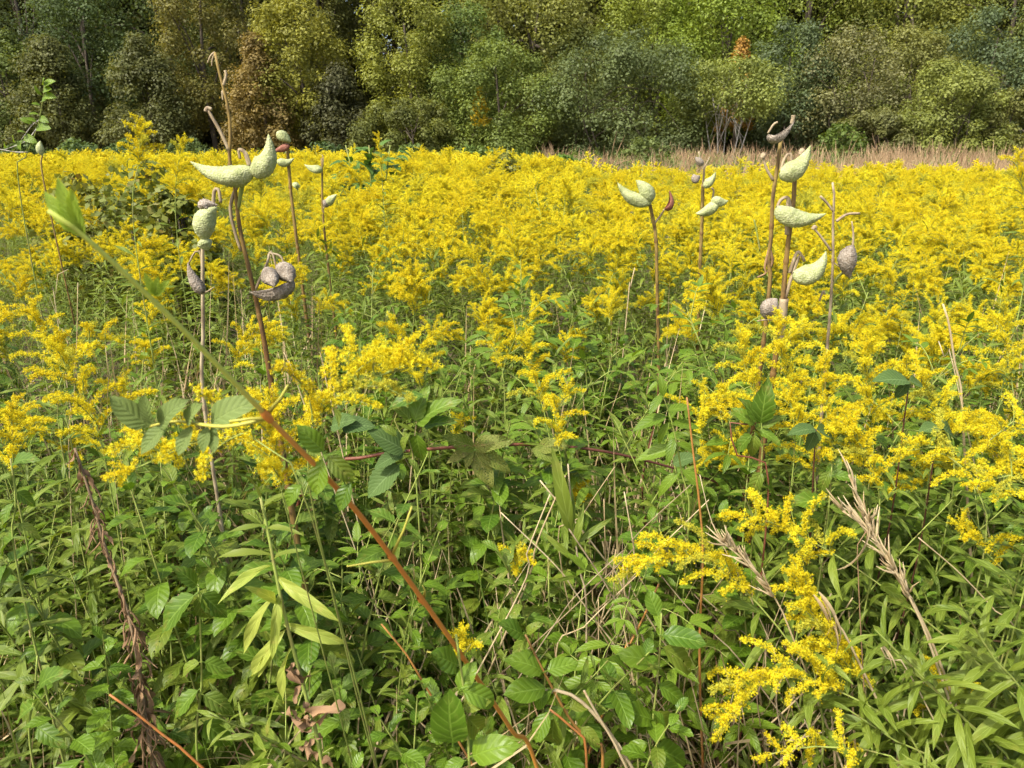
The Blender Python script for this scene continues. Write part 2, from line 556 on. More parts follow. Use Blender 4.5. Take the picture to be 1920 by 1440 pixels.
# ------------------------------------------------------------------ ground
def ground():
    n = 60
    xs = np.linspace(-160, 160, n + 1)
    ys = np.linspace(-40, 260, n + 1)
    V = [(x, y, 0.0) for y in ys for x in xs]
    q = [(j * (n + 1) + i, j * (n + 1) + i + 1, (j + 1) * (n + 1) + i + 1, (j + 1) * (n + 1) + i) for j in range(n) for i in range(n)]
    o = bpy.data.objects.new('ground', Geo(V, q, m=M_SOIL).mesh('ground'))
    COL.objects.link(o)
    props(o, 'bare soil and leaf litter under the field plants', 'ground', None, 'structure')


ground()


# ------------------------------------------------------------------ trees of the wood
def crown_geo(seed, w, h, style, nleaf, ls):
    rg = np.random.RandomState(seed)
    K = int(90 + 22 * (h / max(w, 0.1)))
    cs, cr = [], []
    for _ in range(K):
        t = rg.rand()
        if style == 'umbrella':
            t = 0.35 + 0.65 * t ** 0.6
            rad = 0.55 + 0.45 * math.sin(PI * min(1, (t - 0.3) / 0.75))
        elif style == 'cone':
            rad = (1 - t) ** 0.75 * 0.95 + 0.06
        elif style == 'column':
            rad = max(0.12, math.sin(PI * min(1, t * 0.9 + 0.08))) ** 0.55
        else:
            rad = max(0.1, math.sin(PI * min(1, t * 0.82 + 0.14))) ** 0.7
        az = rg.rand() * 2 * PI
        rr = rad * w / 2 * (0.25 + 0.78 * math.sqrt(rg.rand()))
        cs.append((rr * math.cos(az), rr * math.sin(az), t * h))
        cr.append((0.075 + 0.115 * rg.rand() ** 1.5) * min(w, h) * (0.75 if t > 0.85 else 1))
    cs, cr = np.array(cs), np.array(cr)
    ct = rg.rand(K)
    k = rg.choice(K, nleaf, p=cr ** 2 / np.sum(cr ** 2))
    d = rg.normal(size=(nleaf, 3))
    d[:, 2] += 0.35
    d /= np.linalg.norm(d, axis=1, keepdims=True)
    p = cs[k] + d * (cr[k] * (0.3 + 0.95 * rg.rand(nleaf) ** 0.8))[:, None] * np.array([1, 1, 0.8])
    nrm = d * 0.85 + rg.normal(size=(nleaf, 3)) * 0.26 + np.array([0, 0, 0.5])
    nrm /= np.linalg.norm(nrm, axis=1, keepdims=True)
    ax = rg.normal(size=(nleaf, 3))
    ax -= nrm * np.sum(ax * nrm, 1, keepdims=True)
    ax /= np.linalg.norm(ax, axis=1, keepdims=True)
    bx = np.cross(nrm, ax)
    s = ls * (0.55 + 0.9 * rg.rand(nleaf))[:, None]
    V = np.stack([p - ax * s * 0.5, p + bx * s * 0.33, p + ax * s * 0.5 - nrm * s * 0.15, p - bx * s * 0.33], 1).reshape(-1, 3)
    q = np.arange(nleaf * 4).reshape(-1, 4)
    ti = np.repeat(np.clip(0.5 + (ct[k] - 0.5) * 0.55 + rg.normal(size=nleaf) * 0.10, 0, 1), 4)
    return Geo(V, q, None, ti, None, M_CROWN), cs


def tree(px, Y, top, wpx, col, style, label, name='deciduous_tree', base=0.18, bark=None, nleaf=9000, seed=0, multi=1, ls=0.20, cat='tree'):
    rg = random.Random(seed)
    H = P(px, top, Y).z
    x = P(px, 250, Y).x
    W = wpx / FPX * Y * 1.03
    ch = H * (1 - base)
    g, cs = crown_geo(seed, W * 1.02, ch * 0.95, style, int(nleaf * 2.1), ls * 0.70 * Y / 45)
    t = thing(name, label, cat, (x, Y, 0), 'trees along the edge of the wood')
    c = part('crown', g, t, Matrix.Translation((0, 0, H * base)))
    c.color = (*[q * 1.38 for q in col], 1)
    bark = M_BARK if bark is None else bark
    gs = []
    for k in range(multi):
        az = k / multi * 2 * PI + rg.random()
        off = 0.10 * W * (multi > 1)
        r0 = (0.012 * H + 0.03) / math.sqrt(multi)
        tip = Vector((math.cos(az) * W * 0.3 * (multi > 1), math.sin(az) * W * 0.2 * (multi > 1), H * (0.72 + 0.1 * rg.random())))
        b = Vector((math.cos(az) * off, math.sin(az) * off, -0.1))
        mid = b.lerp(tip, 0.5) + Vector((rg.uniform(-.06, .06) * W, 0, 0))
        gs.append(tube([b, mid, tip], [r0, r0 * 0.7, r0 * 0.25], 7, bark, rg.random(), n=9))
        for q in range(6):
            cc = Vector(cs[rg.randrange(len(cs))]) + Vector((0, 0, H * base))
            f = rg.uniform(0.3, 0.75)
            st = b.lerp(mid, f * 2) if f < 0.5 else mid.lerp(tip, f * 2 - 1)
            gs.append(tube([st, st.lerp(cc, 0.5) + Vector((0, 0, 0.1 * W)), cc], [r0 * 0.45, r0 * 0.3, r0 * 0.1], 5, bark, rg.random(), n=6))
    part('trunk', join(gs), t)
    return t


DK = (0.045, 0.062, 0.022)
TREES = [
    # px, Y, top py, width px, colour, style, label, kwargs
    (20, 47, 50, 150, (0.085, 0.115, 0.028), 'round', 'mid green tree with a rounded top at the far left edge of the wood', {}),
    (112, 45, 60, 150, (0.088, 0.098, 0.030), 'cone', 'olive brown tree tapering upward beside the far left green tree', {}),
    (190, 49, -60, 190, (0.052, 0.078, 0.026), 'round', 'very dark green tall tree in the deepest shade on the left', {}),  # deep shade of the left wood is put into the darker leaf colours
    (70, 55, -220, 260, (0.058, 0.085, 0.026), 'column', 'tall dark tree rising out of view above the olive brown tree', {}),
    (285, 45, 60, 150, (0.085, 0.095, 0.032), 'cone', 'dull green pointed tree left of the tall podded milkweed tip', {}),
    (330, 54, -200, 230, (0.06, 0.085, 0.025), 'column', 'tall dark tree rising behind the dull green pointed tree', {}),
    (405, 48, -120, 150, (0.115, 0.112, 0.030), 'column', 'brownish olive tree behind the dry tip of the tall milkweed', {}),
    (492, 45, 62, 135, (0.150, 0.115, 0.036), 'cone', 'russet brown tree left of the tall yellow green tree', {'base': 0.05}),
    (568, 47, -40, 150, (0.175, 0.18, 0.030), 'column', 'tall yellow green tree right of the russet tree', {'base': 0.1, 'nleaf': 12000}),
    (640, 46, 120, 150, (0.062, 0.066, 0.028), 'cone', 'dark evergreen with low sweeping boughs beneath the gap of sky', {'base': 0.04, 'name': 'evergreen_tree'}),
    (470, 58, -240, 240, (0.105, 0.115, 0.03), 'column', 'tall olive tree rising out of view behind the russet tree', {}),
    (765, 47, -60, 150, (0.155, 0.175, 0.033), 'column', 'tall yellow green tree just right of the gap of sky', {'base': 0.06, 'nleaf': 12000}),
    (868, 50, -10, 160, (0.085, 0.125, 0.030), 'round', 'darker green rounded tree behind the broad middle tree', {}),
    (930, 45, 75, 230, (0.105, 0.140, 0.030), 'round', 'broad mid green tree with a yellow sprig at the middle', {'base': 0.03, 'nleaf': 13000}),
    (770, 44, 180, 190, (0.095, 0.110, 0.028), 'round', 'low olive tree at the foot of the yellow green tree', {'base': 0.02}),
    (1010, 55, -150, 250, (0.150, 0.165, 0.040), 'round', 'pale yellowish green treetop above the broad middle tree', {'nleaf': 12000}),
    (860, 60, -260, 280, (0.13, 0.145, 0.035), 'column', 'tall green tree out of view above the darker rounded tree', {}),
    (1160, 45, 48, 285, (0.082, 0.108, 0.040), 'round', 'big dense grey green bushy tree right of the middle', {'base': 0.0, 'nleaf': 17000, 'multi': 4}),
    (1085, 52, 40, 150, (0.11, 0.13, 0.035), 'round', 'green tree peeping out between middle tree and grey green tree', {}),
    (1225, 54, -160, 200, (0.150, 0.185, 0.032), 'round', 'bright green treetop above the big grey green tree', {'nleaf': 12000}),
    (1345, 52, -90, 240, (0.135, 0.185, 0.026), 'round', 'bright yellow green tree above the small umbrella shaped tree', {'nleaf': 14000}),
    (1378, 47, 62, 60, (0.26, 0.155, 0.035), 'cone', 'small tree with orange turning leaves behind the umbrella shaped tree', {'nleaf': 2500, 'base': 0.3}),
    (1362, 43, 108, 170, (0.150, 0.180, 0.045), 'umbrella', 'small umbrella shaped tree with pale forked trunks', {'bark': None, 'multi': 6, 'base': 0.12, 'nleaf': 8000}),
    (1468, 47, 22, 165, (0.072, 0.100, 0.046), 'round', 'dark bluish green tree right of the umbrella shaped tree', {'base': 0.05, 'nleaf': 11000}),
    (1500, 58, -240, 260, (0.13, 0.165, 0.03), 'round', 'tall green tree out of view above the dark bluish tree', {}),
    (1585, 45, 42, 165, (0.125, 0.130, 0.055), 'column', 'greyish olive thin leaved tree with bare twigs showing', {'nleaf': 7500, 'base': 0.04, 'multi': 3}),
    (1690, 48, 50, 150, (0.130, 0.140, 0.040), 'round', 'olive green tree behind the round yellow green willowy tree', {'nleaf': 9000}),
    (1665, 57, -190, 280, (0.155, 0.175, 0.038), 'round', 'yellowish green treetop behind the greyish olive tree', {'nleaf': 12000}),
    (1755, 43, 118, 230, (0.140, 0.165, 0.040), 'round', 'round willowy yellow green tree in front of the right trees', {'base': 0.0, 'nleaf': 13000, 'multi': 4}),
    (1840, 48, 5, 190, (0.075, 0.105, 0.050), 'round', 'dark bluish green tree near the right edge', {'nleaf': 12000}),
    (1640, 42, 205, 150, (0.105, 0.115, 0.040), 'round', 'low olive thicket tree at foot of greyish olive tree', {'base': 0.0}),
    (1895, 43, 165, 170, (0.115, 0.125, 0.036), 'round', 'low olive tree at the extreme right edge', {'base': 0.0}),
    (1850, 58, -220, 300, (0.12, 0.15, 0.035), 'round', 'tall green tree out of view behind the right dark tree', {}),
    (610, 58, -230, 130, (0.10, 0.11, 0.03), 'column', 'tall slim tree left of the gap of sky', {}),
    (1990, 47, -60, 220, (0.11, 0.135, 0.035), 'round', 'green tree half cut off by the right edge', {}),
    (-70, 48, -100, 220, (0.07, 0.09, 0.03), 'round', 'green tree half cut off by the left edge', {}),
]
for i, (px, Y, top, wpx, col, style, label, kw) in enumerate(TREES):
    kw = dict(kw)
    if style == 'umbrella':
        kw['bark'] = M_PALEBARK
    tree(px, Y, top, wpx, col, style, label, seed=100 + i, **kw)


t = next(o for o in bpy.data.objects if o.get('label', '').startswith('broad mid green tree'))
g, _ = crown_geo(77, 1.1, 1.9, 'cone', 420, 0.2)
c = P(900, 235, 42.6)
part('yellow_sprig', g, t, Matrix.Translation(c - t.location), 'yellow autumn sprig in the green crown').color = (0.55, 0.42, 0.03, 1)


def bush(px, Y, top, wpx, col, label, seed, nleaf=2500, ls=0.13):
    H = P(px, top, Y).z
    x = P(px, 250, Y).x
    W = wpx / FPX * Y
    g, cs = crown_geo(seed, W * 0.85, H * 0.9, 'round', nleaf, ls * Y / 30)
    t = thing('bush', label, 'bush', (x, Y, 0), 'bushes along the field edge')
    part('foliage', g, t).color = (*col, 1)
    rg = random.Random(seed)
    part('stem', join([tube([(0, 0, 0), Vector(cs[rg.randrange(len(cs))]) * 0.7], [0.02, 0.006], 5, M_BARK, 0.5, n=5) for _ in range(6)]), t)


BUSH = [
    (40, 30, 258, 110, (0.10, 0.15, 0.04), 'light green bush at the wood edge behind the sapling twig'),
    (140, 32, 254, 100, (0.12, 0.18, 0.06), 'pale green bush below the darkest trees on the left'),
    (235, 34, 258, 110, (0.10, 0.16, 0.06), 'grey green bush behind the tallest goldenrod plume on the left'),
    (350, 30, 256, 120, (0.10, 0.14, 0.04), 'green bush just left of the tall milkweed stalk'),
    (610, 28, 262, 150, (0.07, 0.11, 0.035), 'dark green bush below the dark evergreen'),
    (780, 26, 264, 130, (0.11, 0.16, 0.04), 'green bush below the left yellow green tree'),
    (890, 28, 266, 120, (0.12, 0.18, 0.04), 'leafy green bush below the broad middle tree'),
    (1060, 24, 285, 90, (0.10, 0.18, 0.03), 'low bright bush in front of the grey green tree'),
    (1215, 30, 252, 120, (0.12, 0.16, 0.045), 'weedy green bush at the foot of the grey green tree'),
    (1575, 34, 225, 110, (0.10, 0.15, 0.03), 'bright green bush below the greyish olive tree'),
]
for i, (px, Y, top, wpx, col, label) in enumerate(BUSH):
    bush(px, Y, top, wpx, col, label, 300 + i)

# the deep wood behind the first trees: one mass
rg = np.random.RandomState(5)
wp = []
for row, Y in enumerate((64, 70, 77, 85)):
    for x in np.arange(-68, 69, 5.2):
        px = to_px((x, Y, 8))[0]
        if 668 < px < 704:
            continue
        wp.append((x + rg.uniform(-1.5, 1.5), Y + rg.uniform(-2, 2), 0))
deep = []
for k in range(3):
    g, _ = crown_geo(700 + k, 8.5, 21, 'column', 9000, 0.42)
    V = g.V
    g = Geo(V, g.q, None, g.tint, None, leafmat('deep_wood_leaves_%d' % k, (0.05, 0.06, 0.018), (0.15, 0.155, 0.045), 0.3, 0.6, 0.2))
    deep.append(join([g, tube([(0, 0, -0.2), (0.2, 0, 9), (0, 0, 15)], [0.25, 0.18, 0.06], 6, M_BARK)]))
n = len(wp)
scatter('distant_woods', 'dark mass of trees deep in the wood behind the front trees', 'woods', deep, wp,
        np.stack([np.zeros(n), np.zeros(n), rg.rand(n) * 6.28], 1), 0.85 + 0.35 * rg.rand(n), rg.randint(0, 3, n))

# ------------------------------------------------------------------ shared plant pieces
def floret_cloud(c, rg, n, r0, r1, m=M_FLOWER, petals=5, up=None):
    """Many tiny star-shaped flower heads round the points c."""
    k = len(c)
    nrm = up + rg.normal(size=(k, 3)) * 0.55
    nrm /= np.linalg.norm(nrm, axis=1, keepdims=True)
    ax = rg.normal(size=(k, 3))
    ax -= nrm * np.sum(ax * nrm, 1, keepdims=True)
    ax /= np.linalg.norm(ax, axis=1, keepdims=True)
    bx = np.cross(nrm, ax)
    r = (r0 + (r1 - r0) * rg.rand(k))[:, None]
    Vs, T = [], []
    base = c - nrm * r * 0.9
    Vs.append(base)
    for j in range(petals):
        a0 = 2 * PI * j / petals
        for da, rr, hh in ((-0.36, 0.5, 0.15), (0.36, 0.5, 0.15), (0.0, 1.25, 0.5)):
            Vs.append(c + (ax * math.cos(a0 + da) + bx * math.sin(a0 + da)) * r * rr + nrm * r * hh)
    V = np.stack(Vs, 1)
    nv = V.shape[1]
    o = (np.arange(k) * nv)[:, None]
    for j in range(petals):
        b = 1 + 3 * j
        T.append(np.concatenate([o + b, o + b + 1, o + b + 2], 1))
        T.append(np.concatenate([o, o + b + 1, o + b], 1))
    ti = np.repeat(np.clip(rg.normal(0.55, 0.30, size=k), 0, 1), nv)
    return Geo(V.reshape(-1, 3), None, np.concatenate(T), ti, None, m)


def flower_branch(seed, L, lod=0, droop=1.5, start=0.55):
    """One arching, one-sided sprig of a goldenrod plume: along +Y, arching over, heads on the upper side."""
    rg = np.random.RandomState(seed)
    ns = 10
    v = np.linspace(0, 1, ns)
    ang = start - droop * v ** 1.2
    y = np.concatenate([[0], np.cumsum(np.cos(ang[:-1]))]) * L / (ns - 1)
    z = np.concatenate([[0], np.cumsum(np.sin(ang[:-1]))]) * L / (ns - 1)
    x = np.cumsum(rg.normal(size=ns) * 0.02) * L
    p = np.stack([x, y, z], 1)
    T = tangents(p)
    up = np.cross(np.array([1.0, 0, 0]), T)
    gs = []
    if lod < 2:
        gs.append(tube(p, [0.0011, 0.0006], 4 if lod == 0 else 3, M_GSTEM, 0.7, cap=False))
        nc = int(L * 230) + 5
        cu = np.clip((np.arange(nc) + rg.rand(nc)) / nc, 0, 1) * 0.9 + 0.10
        th = rg.normal(size=nc) * 0.8
        i = cu * (ns - 1)
        c = np.stack([np.interp(i, np.arange(ns), p[:, k]) for k in range(3)], 1)
        uu = np.stack([np.interp(i, np.arange(ns), up[:, k]) for k in range(3)], 1)
        d = np.array([1.0, 0, 0])[None] * np.sin(th)[:, None] + uu * np.cos(th)[:, None]
        c = c + d * ((0.0025 + 0.0075 * rg.rand(nc)) * (1.2 - 0.65 * cu))[:, None]
        m_ = 14 if lod == 0 else 5
        k_ = np.repeat(np.arange(nc), m_)
        cc = c[k_] + rg.normal(size=(nc * m_, 3)) * 0.0027
        up_ = d[k_] + np.array([0, 0, 0.5]) + rg.normal(size=(nc * m_, 3)) * 0.5
        if lod == 0:
            gs.append(floret_cloud(cc, rg, 0, 0.0014, 0.0026, up=up_))
        else:
            gs.append(floret_cloud(cc, rg, 0, 0.0032, 0.0048, petals=3, up=up_))
    else:
        r = 0.0095 * (1.1 - 0.7 * v) * (0.6 + 0.9 * rg.rand(ns))
        r[0] = 0.001
        k = np.array([0, 2, 3, 5, 6, 8, 9])
        g = tube(p[k] + up[k] * 0.004, r[k], 3, M_FLOWER, 0.5, cap=False)
        g.V += rg.normal(size=g.V.shape) * 0.0025
        g.tint = np.clip(rg.normal(0.5, 0.3, size=len(g.V)), 0, 1)
        gs.append(g)
    return join(gs)


BR = {lod: [flower_branch(40 + k, L, lod, dr, st) for k, (L, dr, st) in enumerate(((0.105, 1.7, 0.65), (0.09, 1.4, 0.5), (0.075, 1.5, 0.55), (0.06, 1.2, 0.6), (0.045, 1.0, 0.6), (0.12, 1.2, 0.45)))] for lod in (0, 1, 2)}
BRL = (0.105, 0.09, 0.075, 0.06, 0.045, 0.12)
GL = [leaf(0.085, 0.014, 5, 2, 0.75, 1.0, bd, 0.3, m=M_GLEAF, tint=0.2 + 0.2 * k, wav=0.15, twist=tw, seed=k) for k, (bd, tw) in enumerate(((0.7, 0.2), (1.1, -0.3), (0.35, 0.4), (1.5, 0.1)))]
GL1 = [leaf(0.085, 0.014, 2, 2, 0.75, 1.0, bd, 0.35, m=M_GLEAF, tint=0.2 + 0.2 * k, seed=k) for k, bd in enumerate((0.7, 1.1, 0.35, 1.5))]
GL2 = [leaf(0.09, 0.017, 2, 1, 0.75, 1.0, bd, 0.0, m=M_GLEAF, tint=0.2 + 0.2 * k, seed=k) for k, bd in enumerate((0.6, 1.0, 0.3, 1.4))]


def goldenrod(path, plen, seed, nbr=11, size=1.0, leaf_step=0.02, leaf_from=0.3, lod=0, split_leaves=True, leaf_scale=1.0, r0=0.0026, leaves=None, secund=None, openness=0.85, plume=True):
    """Parts (name, geometry, matrix) of one goldenrod whose stem follows the local path."""
    rg = random.Random(seed)
    n = 22 if lod == 0 else (10 if lod == 1 else 5)
    p = smooth_path(path, n)
    T = tangents(p)
    s = np.concatenate([[0], np.cumsum(np.linalg.norm(np.diff(p, axis=0), axis=1))])
    Lt = s[-1]

    def at(d):
        return (Vector([np.interp(d, s, p[:, k]) for k in range(3)]), Vector([np.interp(d, s, T[:, k]) for k in range(3)]).normalized())
    parts = [('stem', tube(p, [r0, r0 * 0.75, r0 * 0.4], (6, 4, 3)[lod], M_GSTEM, [0.2, 0.6, 0.9], cap=False), None)]
    lv = leaves or (GL, GL1, GL2)[lod]
    d = Lt * leaf_from
    az = rg.random() * 6
    fol = []
    end = Lt - (plen * 0.75 if plume else 0.005)
    while d < end:
        o, t = at(d)
        az += 2.4 + rg.uniform(-.3, .3)
        a = t.orthogonal().normalized()
        b = t.cross(a)
        rad = a * math.cos(az) + b * math.sin(az)
        f = d / Lt
        el = -0.25 + 1.0 * f ** 2 + rg.uniform(-.25, .25)
        di = rad * math.cos(el) + t * math.sin(el)
        k = leaf_scale * (0.75 + 0.5 * rg.random()) * (1.0 if f < 0.75 else 1.0 - 0.55 * (f - 0.75) / 0.25)
        fol.append(('leaf', lv[rg.randrange(len(lv))], frame(o, di, t * 0.8 + Vector((0, 0, 0.4)), k)))
        d += leaf_step * rg.uniform(0.7, 1.3)
    if split_leaves:
        parts += fol
    elif fol:
        parts.append(('foliage', merged(fol), None))
    if plume:
        B = BR[lod]
        for i in range(nbr):
            f = i / max(1, nbr - 1)
            o, t = at(Lt - plen * (1 - f) * 0.97)
            az += 2.4 + rg.uniform(-.3, .3)
            a = t.orthogonal().normalized()
            b = t.cross(a)
            rad = a * math.cos(az) + b * math.sin(az)
            if secund is not None:
                rad = (rad * 0.8 + Vector(secund)).normalized()
            di = rad * openness + t * 0.25 * (1 - f) + Vector((0, 0, 0.18)) + t * 0.9 * f ** 2
            want = size * (0.10 * (1 - f) ** 0.5 + 0.028) * rg.uniform(0.75, 1.2) * (0.75 if i == 0 else 1)
            j = min(range(6), key=lambda q: abs(BRL[q] - want) + rg.random() * 0.02)
            parts.append(('flower_branch', B[j], frame(o, di, Vector((0, 0, 1)) + t * 0.3, want / BRL[j])))
        o, t = at(Lt * 0.998)
        parts.append(('flower_branch', B[4], frame(o, t, Vector((0, 0, 1)) + t.orthogonal() * 0.5, size)))
    return parts


def rand_path(rg, H, lean=0.12, nod=0.05):
    a = rg.random() * 2 * PI
    k = rg.uniform(0.3, 1) * lean
    l = Vector((math.cos(a), math.sin(a), 0))
    n = Vector((math.cos(a + rg.uniform(-1, 1)), math.sin(a + rg.uniform(-1, 1)), 0)) * nod
    return [Vector((0, 0, 0)), l * k * 0.25 + Vector((0, 0, H * 0.4)), l * k * 0.7 + Vector((0, 0, H * 0.78)), l * k + n + Vector((0, 0, H))], n.normalized() if n.length else None


def arch_path(rg, H, lean, nod):
    """Stem whose flowering tip bows over to one side."""
    p, n = rand_path(rg, H, lean, 0.001)
    a = rg.random() * 6.28
    n = Vector((math.cos(a), math.sin(a), 0))
    top = p[-1]
    k = nod * rg.uniform(0.5, 1.3)
    return p[:-1] + [top - Vector((0, 0, H * 0.06)) + n * k * 0.15, top + n * k * 0.75, top - Vector((0, 0, k * 0.25)) + n * k * 1.5], n


ARCH_NEAR, ARCH_MID, ARCH_F1, ARCH_F2, ARCH_GREEN1 = [], [], [], [], []
for k in range(9):
    rg = random.Random(900 + k)
    pth, nd = arch_path(rg, 1.1, 0.2, 0.085)
    kw = dict(nbr=rg.randint(16, 23), size=rg.uniform(0.72, 1.0), secund=nd * 0.35 + Vector((0, 0, 0.15)), openness=1.0)
    plen = rg.uniform(0.13, 0.2)
    ARCH_NEAR.append(goldenrod(pth, plen, 900 + k, leaf_step=0.015, leaf_from=0.35, leaf_scale=1.15, **kw))
    ARCH_MID.append(goldenrod(pth, plen, 900 + k, leaf_step=0.013, leaf_from=0.3, leaf_scale=1.15, split_leaves=False, **kw))
    kw['size'] *= 1.25
    if k < 7:
        ARCH_F1.append(merged(goldenrod(pth, plen, 900 + k, leaf_step=0.022, leaf_from=0.4, leaf_scale=1.25, lod=1, **kw)))
        ARCH_F2.append(merged(goldenrod(pth, plen * 1.1, 900 + k, leaf_step=0.04, leaf_from=0.5, lod=2, leaf_scale=1.2, nbr=12, size=1.2, secund=kw['secund'])))
for k in range(3):
    rg = random.Random(950 + k)
    pth, nd = rand_path(rg, 1.0, 0.2, 0.05)
    ARCH_GREEN1.append(merged(goldenrod(pth, 0.1, 950 + k, leaf_step=0.016, leaf_from=0.3, lod=1, plume=False)))

# ------------------------------------------------------------------ the goldenrod field
def pn(x, y, s, o=0.0):
    return noise.noise(Vector((x * s + o, y * s - o, o * 0.37)))


def front_edge(x):
    """Forward distance at which the flowering stand begins."""
    if x < -0.75:
        return 1.75 + 0.1 * math.sin(x * 5)
    if x < 0.55:
        return 2.15 + 0.12 * math.sin(x * 7)
    return 1.5 + 0.12 * math.sin(x * 6)


def far_edge(x, y):
    a = x / max(y, 1)
    if a > 0.05:
        return 15 + 3.0 * max(0, 0.2 - a) / 0.15 + 3.5 * pn(x, 0, 0.45)
    return 24 + 3 * pn(x, 3, 0.4) - 6 * max(0, a + 0.1) / 0.15


rg = random.Random(77)
near, far1, far2, green1 = [], [], [], []


def jitter_rows(y0, y1, s):
    y = y0
    while y < y1:
        hw = y * 0.80 + 0.35
        x = -hw
        while x < hw:
            yield x + rg.uniform(-.5, .5) * s, y + rg.uniform(-.5, .5) * s
            x += s
        y += s


for x, y in [*jitter_rows(1.4, 3.6, 0.185), *jitter_rows(3.6, 5.4, 0.155)]:
    if y < front_edge(x):
        continue
    d = pn(x, y, 0.9, 3.1)
    thin = 0.30 if (x < -0.1 and y < 3.2) else (0.12 if y < 3 else 0.0)
    if rg.random() < thin:
        continue
    if -0.1 < x < 0.85 and y < 2.6 and rg.random() < 0.35:
        green1.append((x, y)); continue
    if x / y < -0.28 and 2.3 < y < 6 and rg.random() < 0.45:
        green1.append((x, y)); continue
    if d < -0.34 and rg.random() < 0.55:
        green1.append((x, y)); continue
    near.append((x, y))
for x, y in jitter_rows(5.4, 13, 0.175):
    if y > far_edge(x, y):
        continue
    if (pn(x, y, 0.6, 3.1) < -0.33 and rg.random() < 0.7) or (x / y < -0.3 and y < 9 and rg.random() < 0.5) or (y < 9 and rg.random() < 0.12):
        green1.append((x, y))
    else:
        far1.append((x, y))
for x, y in jitter_rows(13, 26, 0.25):
    if y < far_edge(x, y):
        far2.append((x, y))


def canopy(x, y):
    h = 1.07 + 0.07 * pn(x, y, 0.5, 9)
    if x < 0.1 * y and y > 6:
        h *= 1.0 + 0.05 * min(1, (y - 6) / 5)
    if y < 2.6:
        h *= 0.86 + 0.14 * max(0, (y - 1.4) / 1.2)
    if x > 0.05 * y and y > 3:
        h *= 1.0 - 0.07 * min(1, (y - 3) / 6)
    return h


def in_view(x, y, h):
    q = to_px((x, y, h))
    return q is not None and -60 < q[0] < 1980 and q[1] < 1500


near.sort(key=lambda q: q[1])
seen = [q for q in near if in_view(*q, 1.0)]
rest = [q for q in near if not in_view(*q, 1.0)] + seen[285:]
seen = seen[:285]


COLS = ((140, 'at the far left edge'), (260, 'in front of the olive brown shrub'), (360, 'just left of the tall podded milkweed'), (500, 'around the tall podded milkweed'), (640, 'near the distant pale podded stalks'),
        (790, 'left of the field middle'), (930, 'at the field middle'), (1060, 'right of the field middle'), (1170, 'left of the rabbit ear pods'), (1270, 'around the rabbit ear podded stalk'),
        (1390, 'around the two tier podded stalk'), (1500, 'behind the paired milkweed stalks'), (1620, 'by the bare branched stalk'), (1750, 'right of the bare branched stalk'), (9999, 'near the right edge'))
ROWS = ((2.2, 'in the first row'), (2.55, 'in the second row'), (2.9, 'in the third row'), (3.3, 'in the fourth row'), (99, 'in the massed back rows'))


def zone_label(x, y, h):
    px = to_px((x, y, 1.0))[0]
    c_ = next(t_ for v_, t_ in COLS if px < v_)
    r_ = next(t_ for v_, t_ in ROWS if y < v_)
    return '%sgoldenrod %s, %s' % ('tall ' if h > 1.0 else 'short ' if h < 0.93 else '', c_, r_)


for i, (x, y) in enumerate(seen):
    k = rg.randrange(9)
    H = canopy(x, y) * rg.uniform(0.82, 1.06) * (1.12 if rg.random() < 0.03 else 1)
    arch = ARCH_NEAR[k] if y < 2.45 else ARCH_MID[k]
    build('goldenrod', zone_label(x, y, H / canopy(x, y)), 'goldenrod', (x, y, 0), arch, 'goldenrods of the yellow field', rg.random() * 6.28, H / 1.1)


def place(pts, hs=1.1, jit=0.12, tilt=0.1):
    n = len(pts)
    P3 = [(x, y, 0) for x, y in pts]
    rots = [(rg.gauss(0, tilt), rg.gauss(0, tilt), rg.random() * 6.28) for _ in pts]
    sc = [canopy(x, y) / hs * rg.uniform(1 - jit, 1 + jit * 0.7) * (1.13 if rg.random() < 0.03 else 1) for x, y in pts]
    return P3, rots, sc


p3, ro, sc = place(rest + far1, 1.1, 0.17)
scatter('goldenrod_mass', 'solid yellow mass of goldenrod in bloom beyond the single plants', 'goldenrod', ARCH_F1, p3, ro, sc, [rg.randrange(7) for _ in p3])
p3, ro, sc = place(far2, 1.1, 0.14)
scatter('distant_goldenrod_mass', 'farthest band of yellow goldenrod below the wood edge', 'goldenrod', ARCH_F2, p3, ro, sc, [rg.randrange(7) for _ in p3])
gp = green1 + [(x, y) for x, y in jitter_rows(1.7, 6.5, 0.23) if y > front_edge(x) - 0.25]
p3, ro, sc = place(gp, 1.0, 0.14, 0.16)
sc = [s * rg.uniform(0.68, 0.88) for s in sc]
scatter('green_undergrowth', 'leafy green stems without flowers filling the stand beneath the plumes', 'undergrowth', ARCH_GREEN1, p3, ro, sc, [rg.randrange(3) for _ in p3])

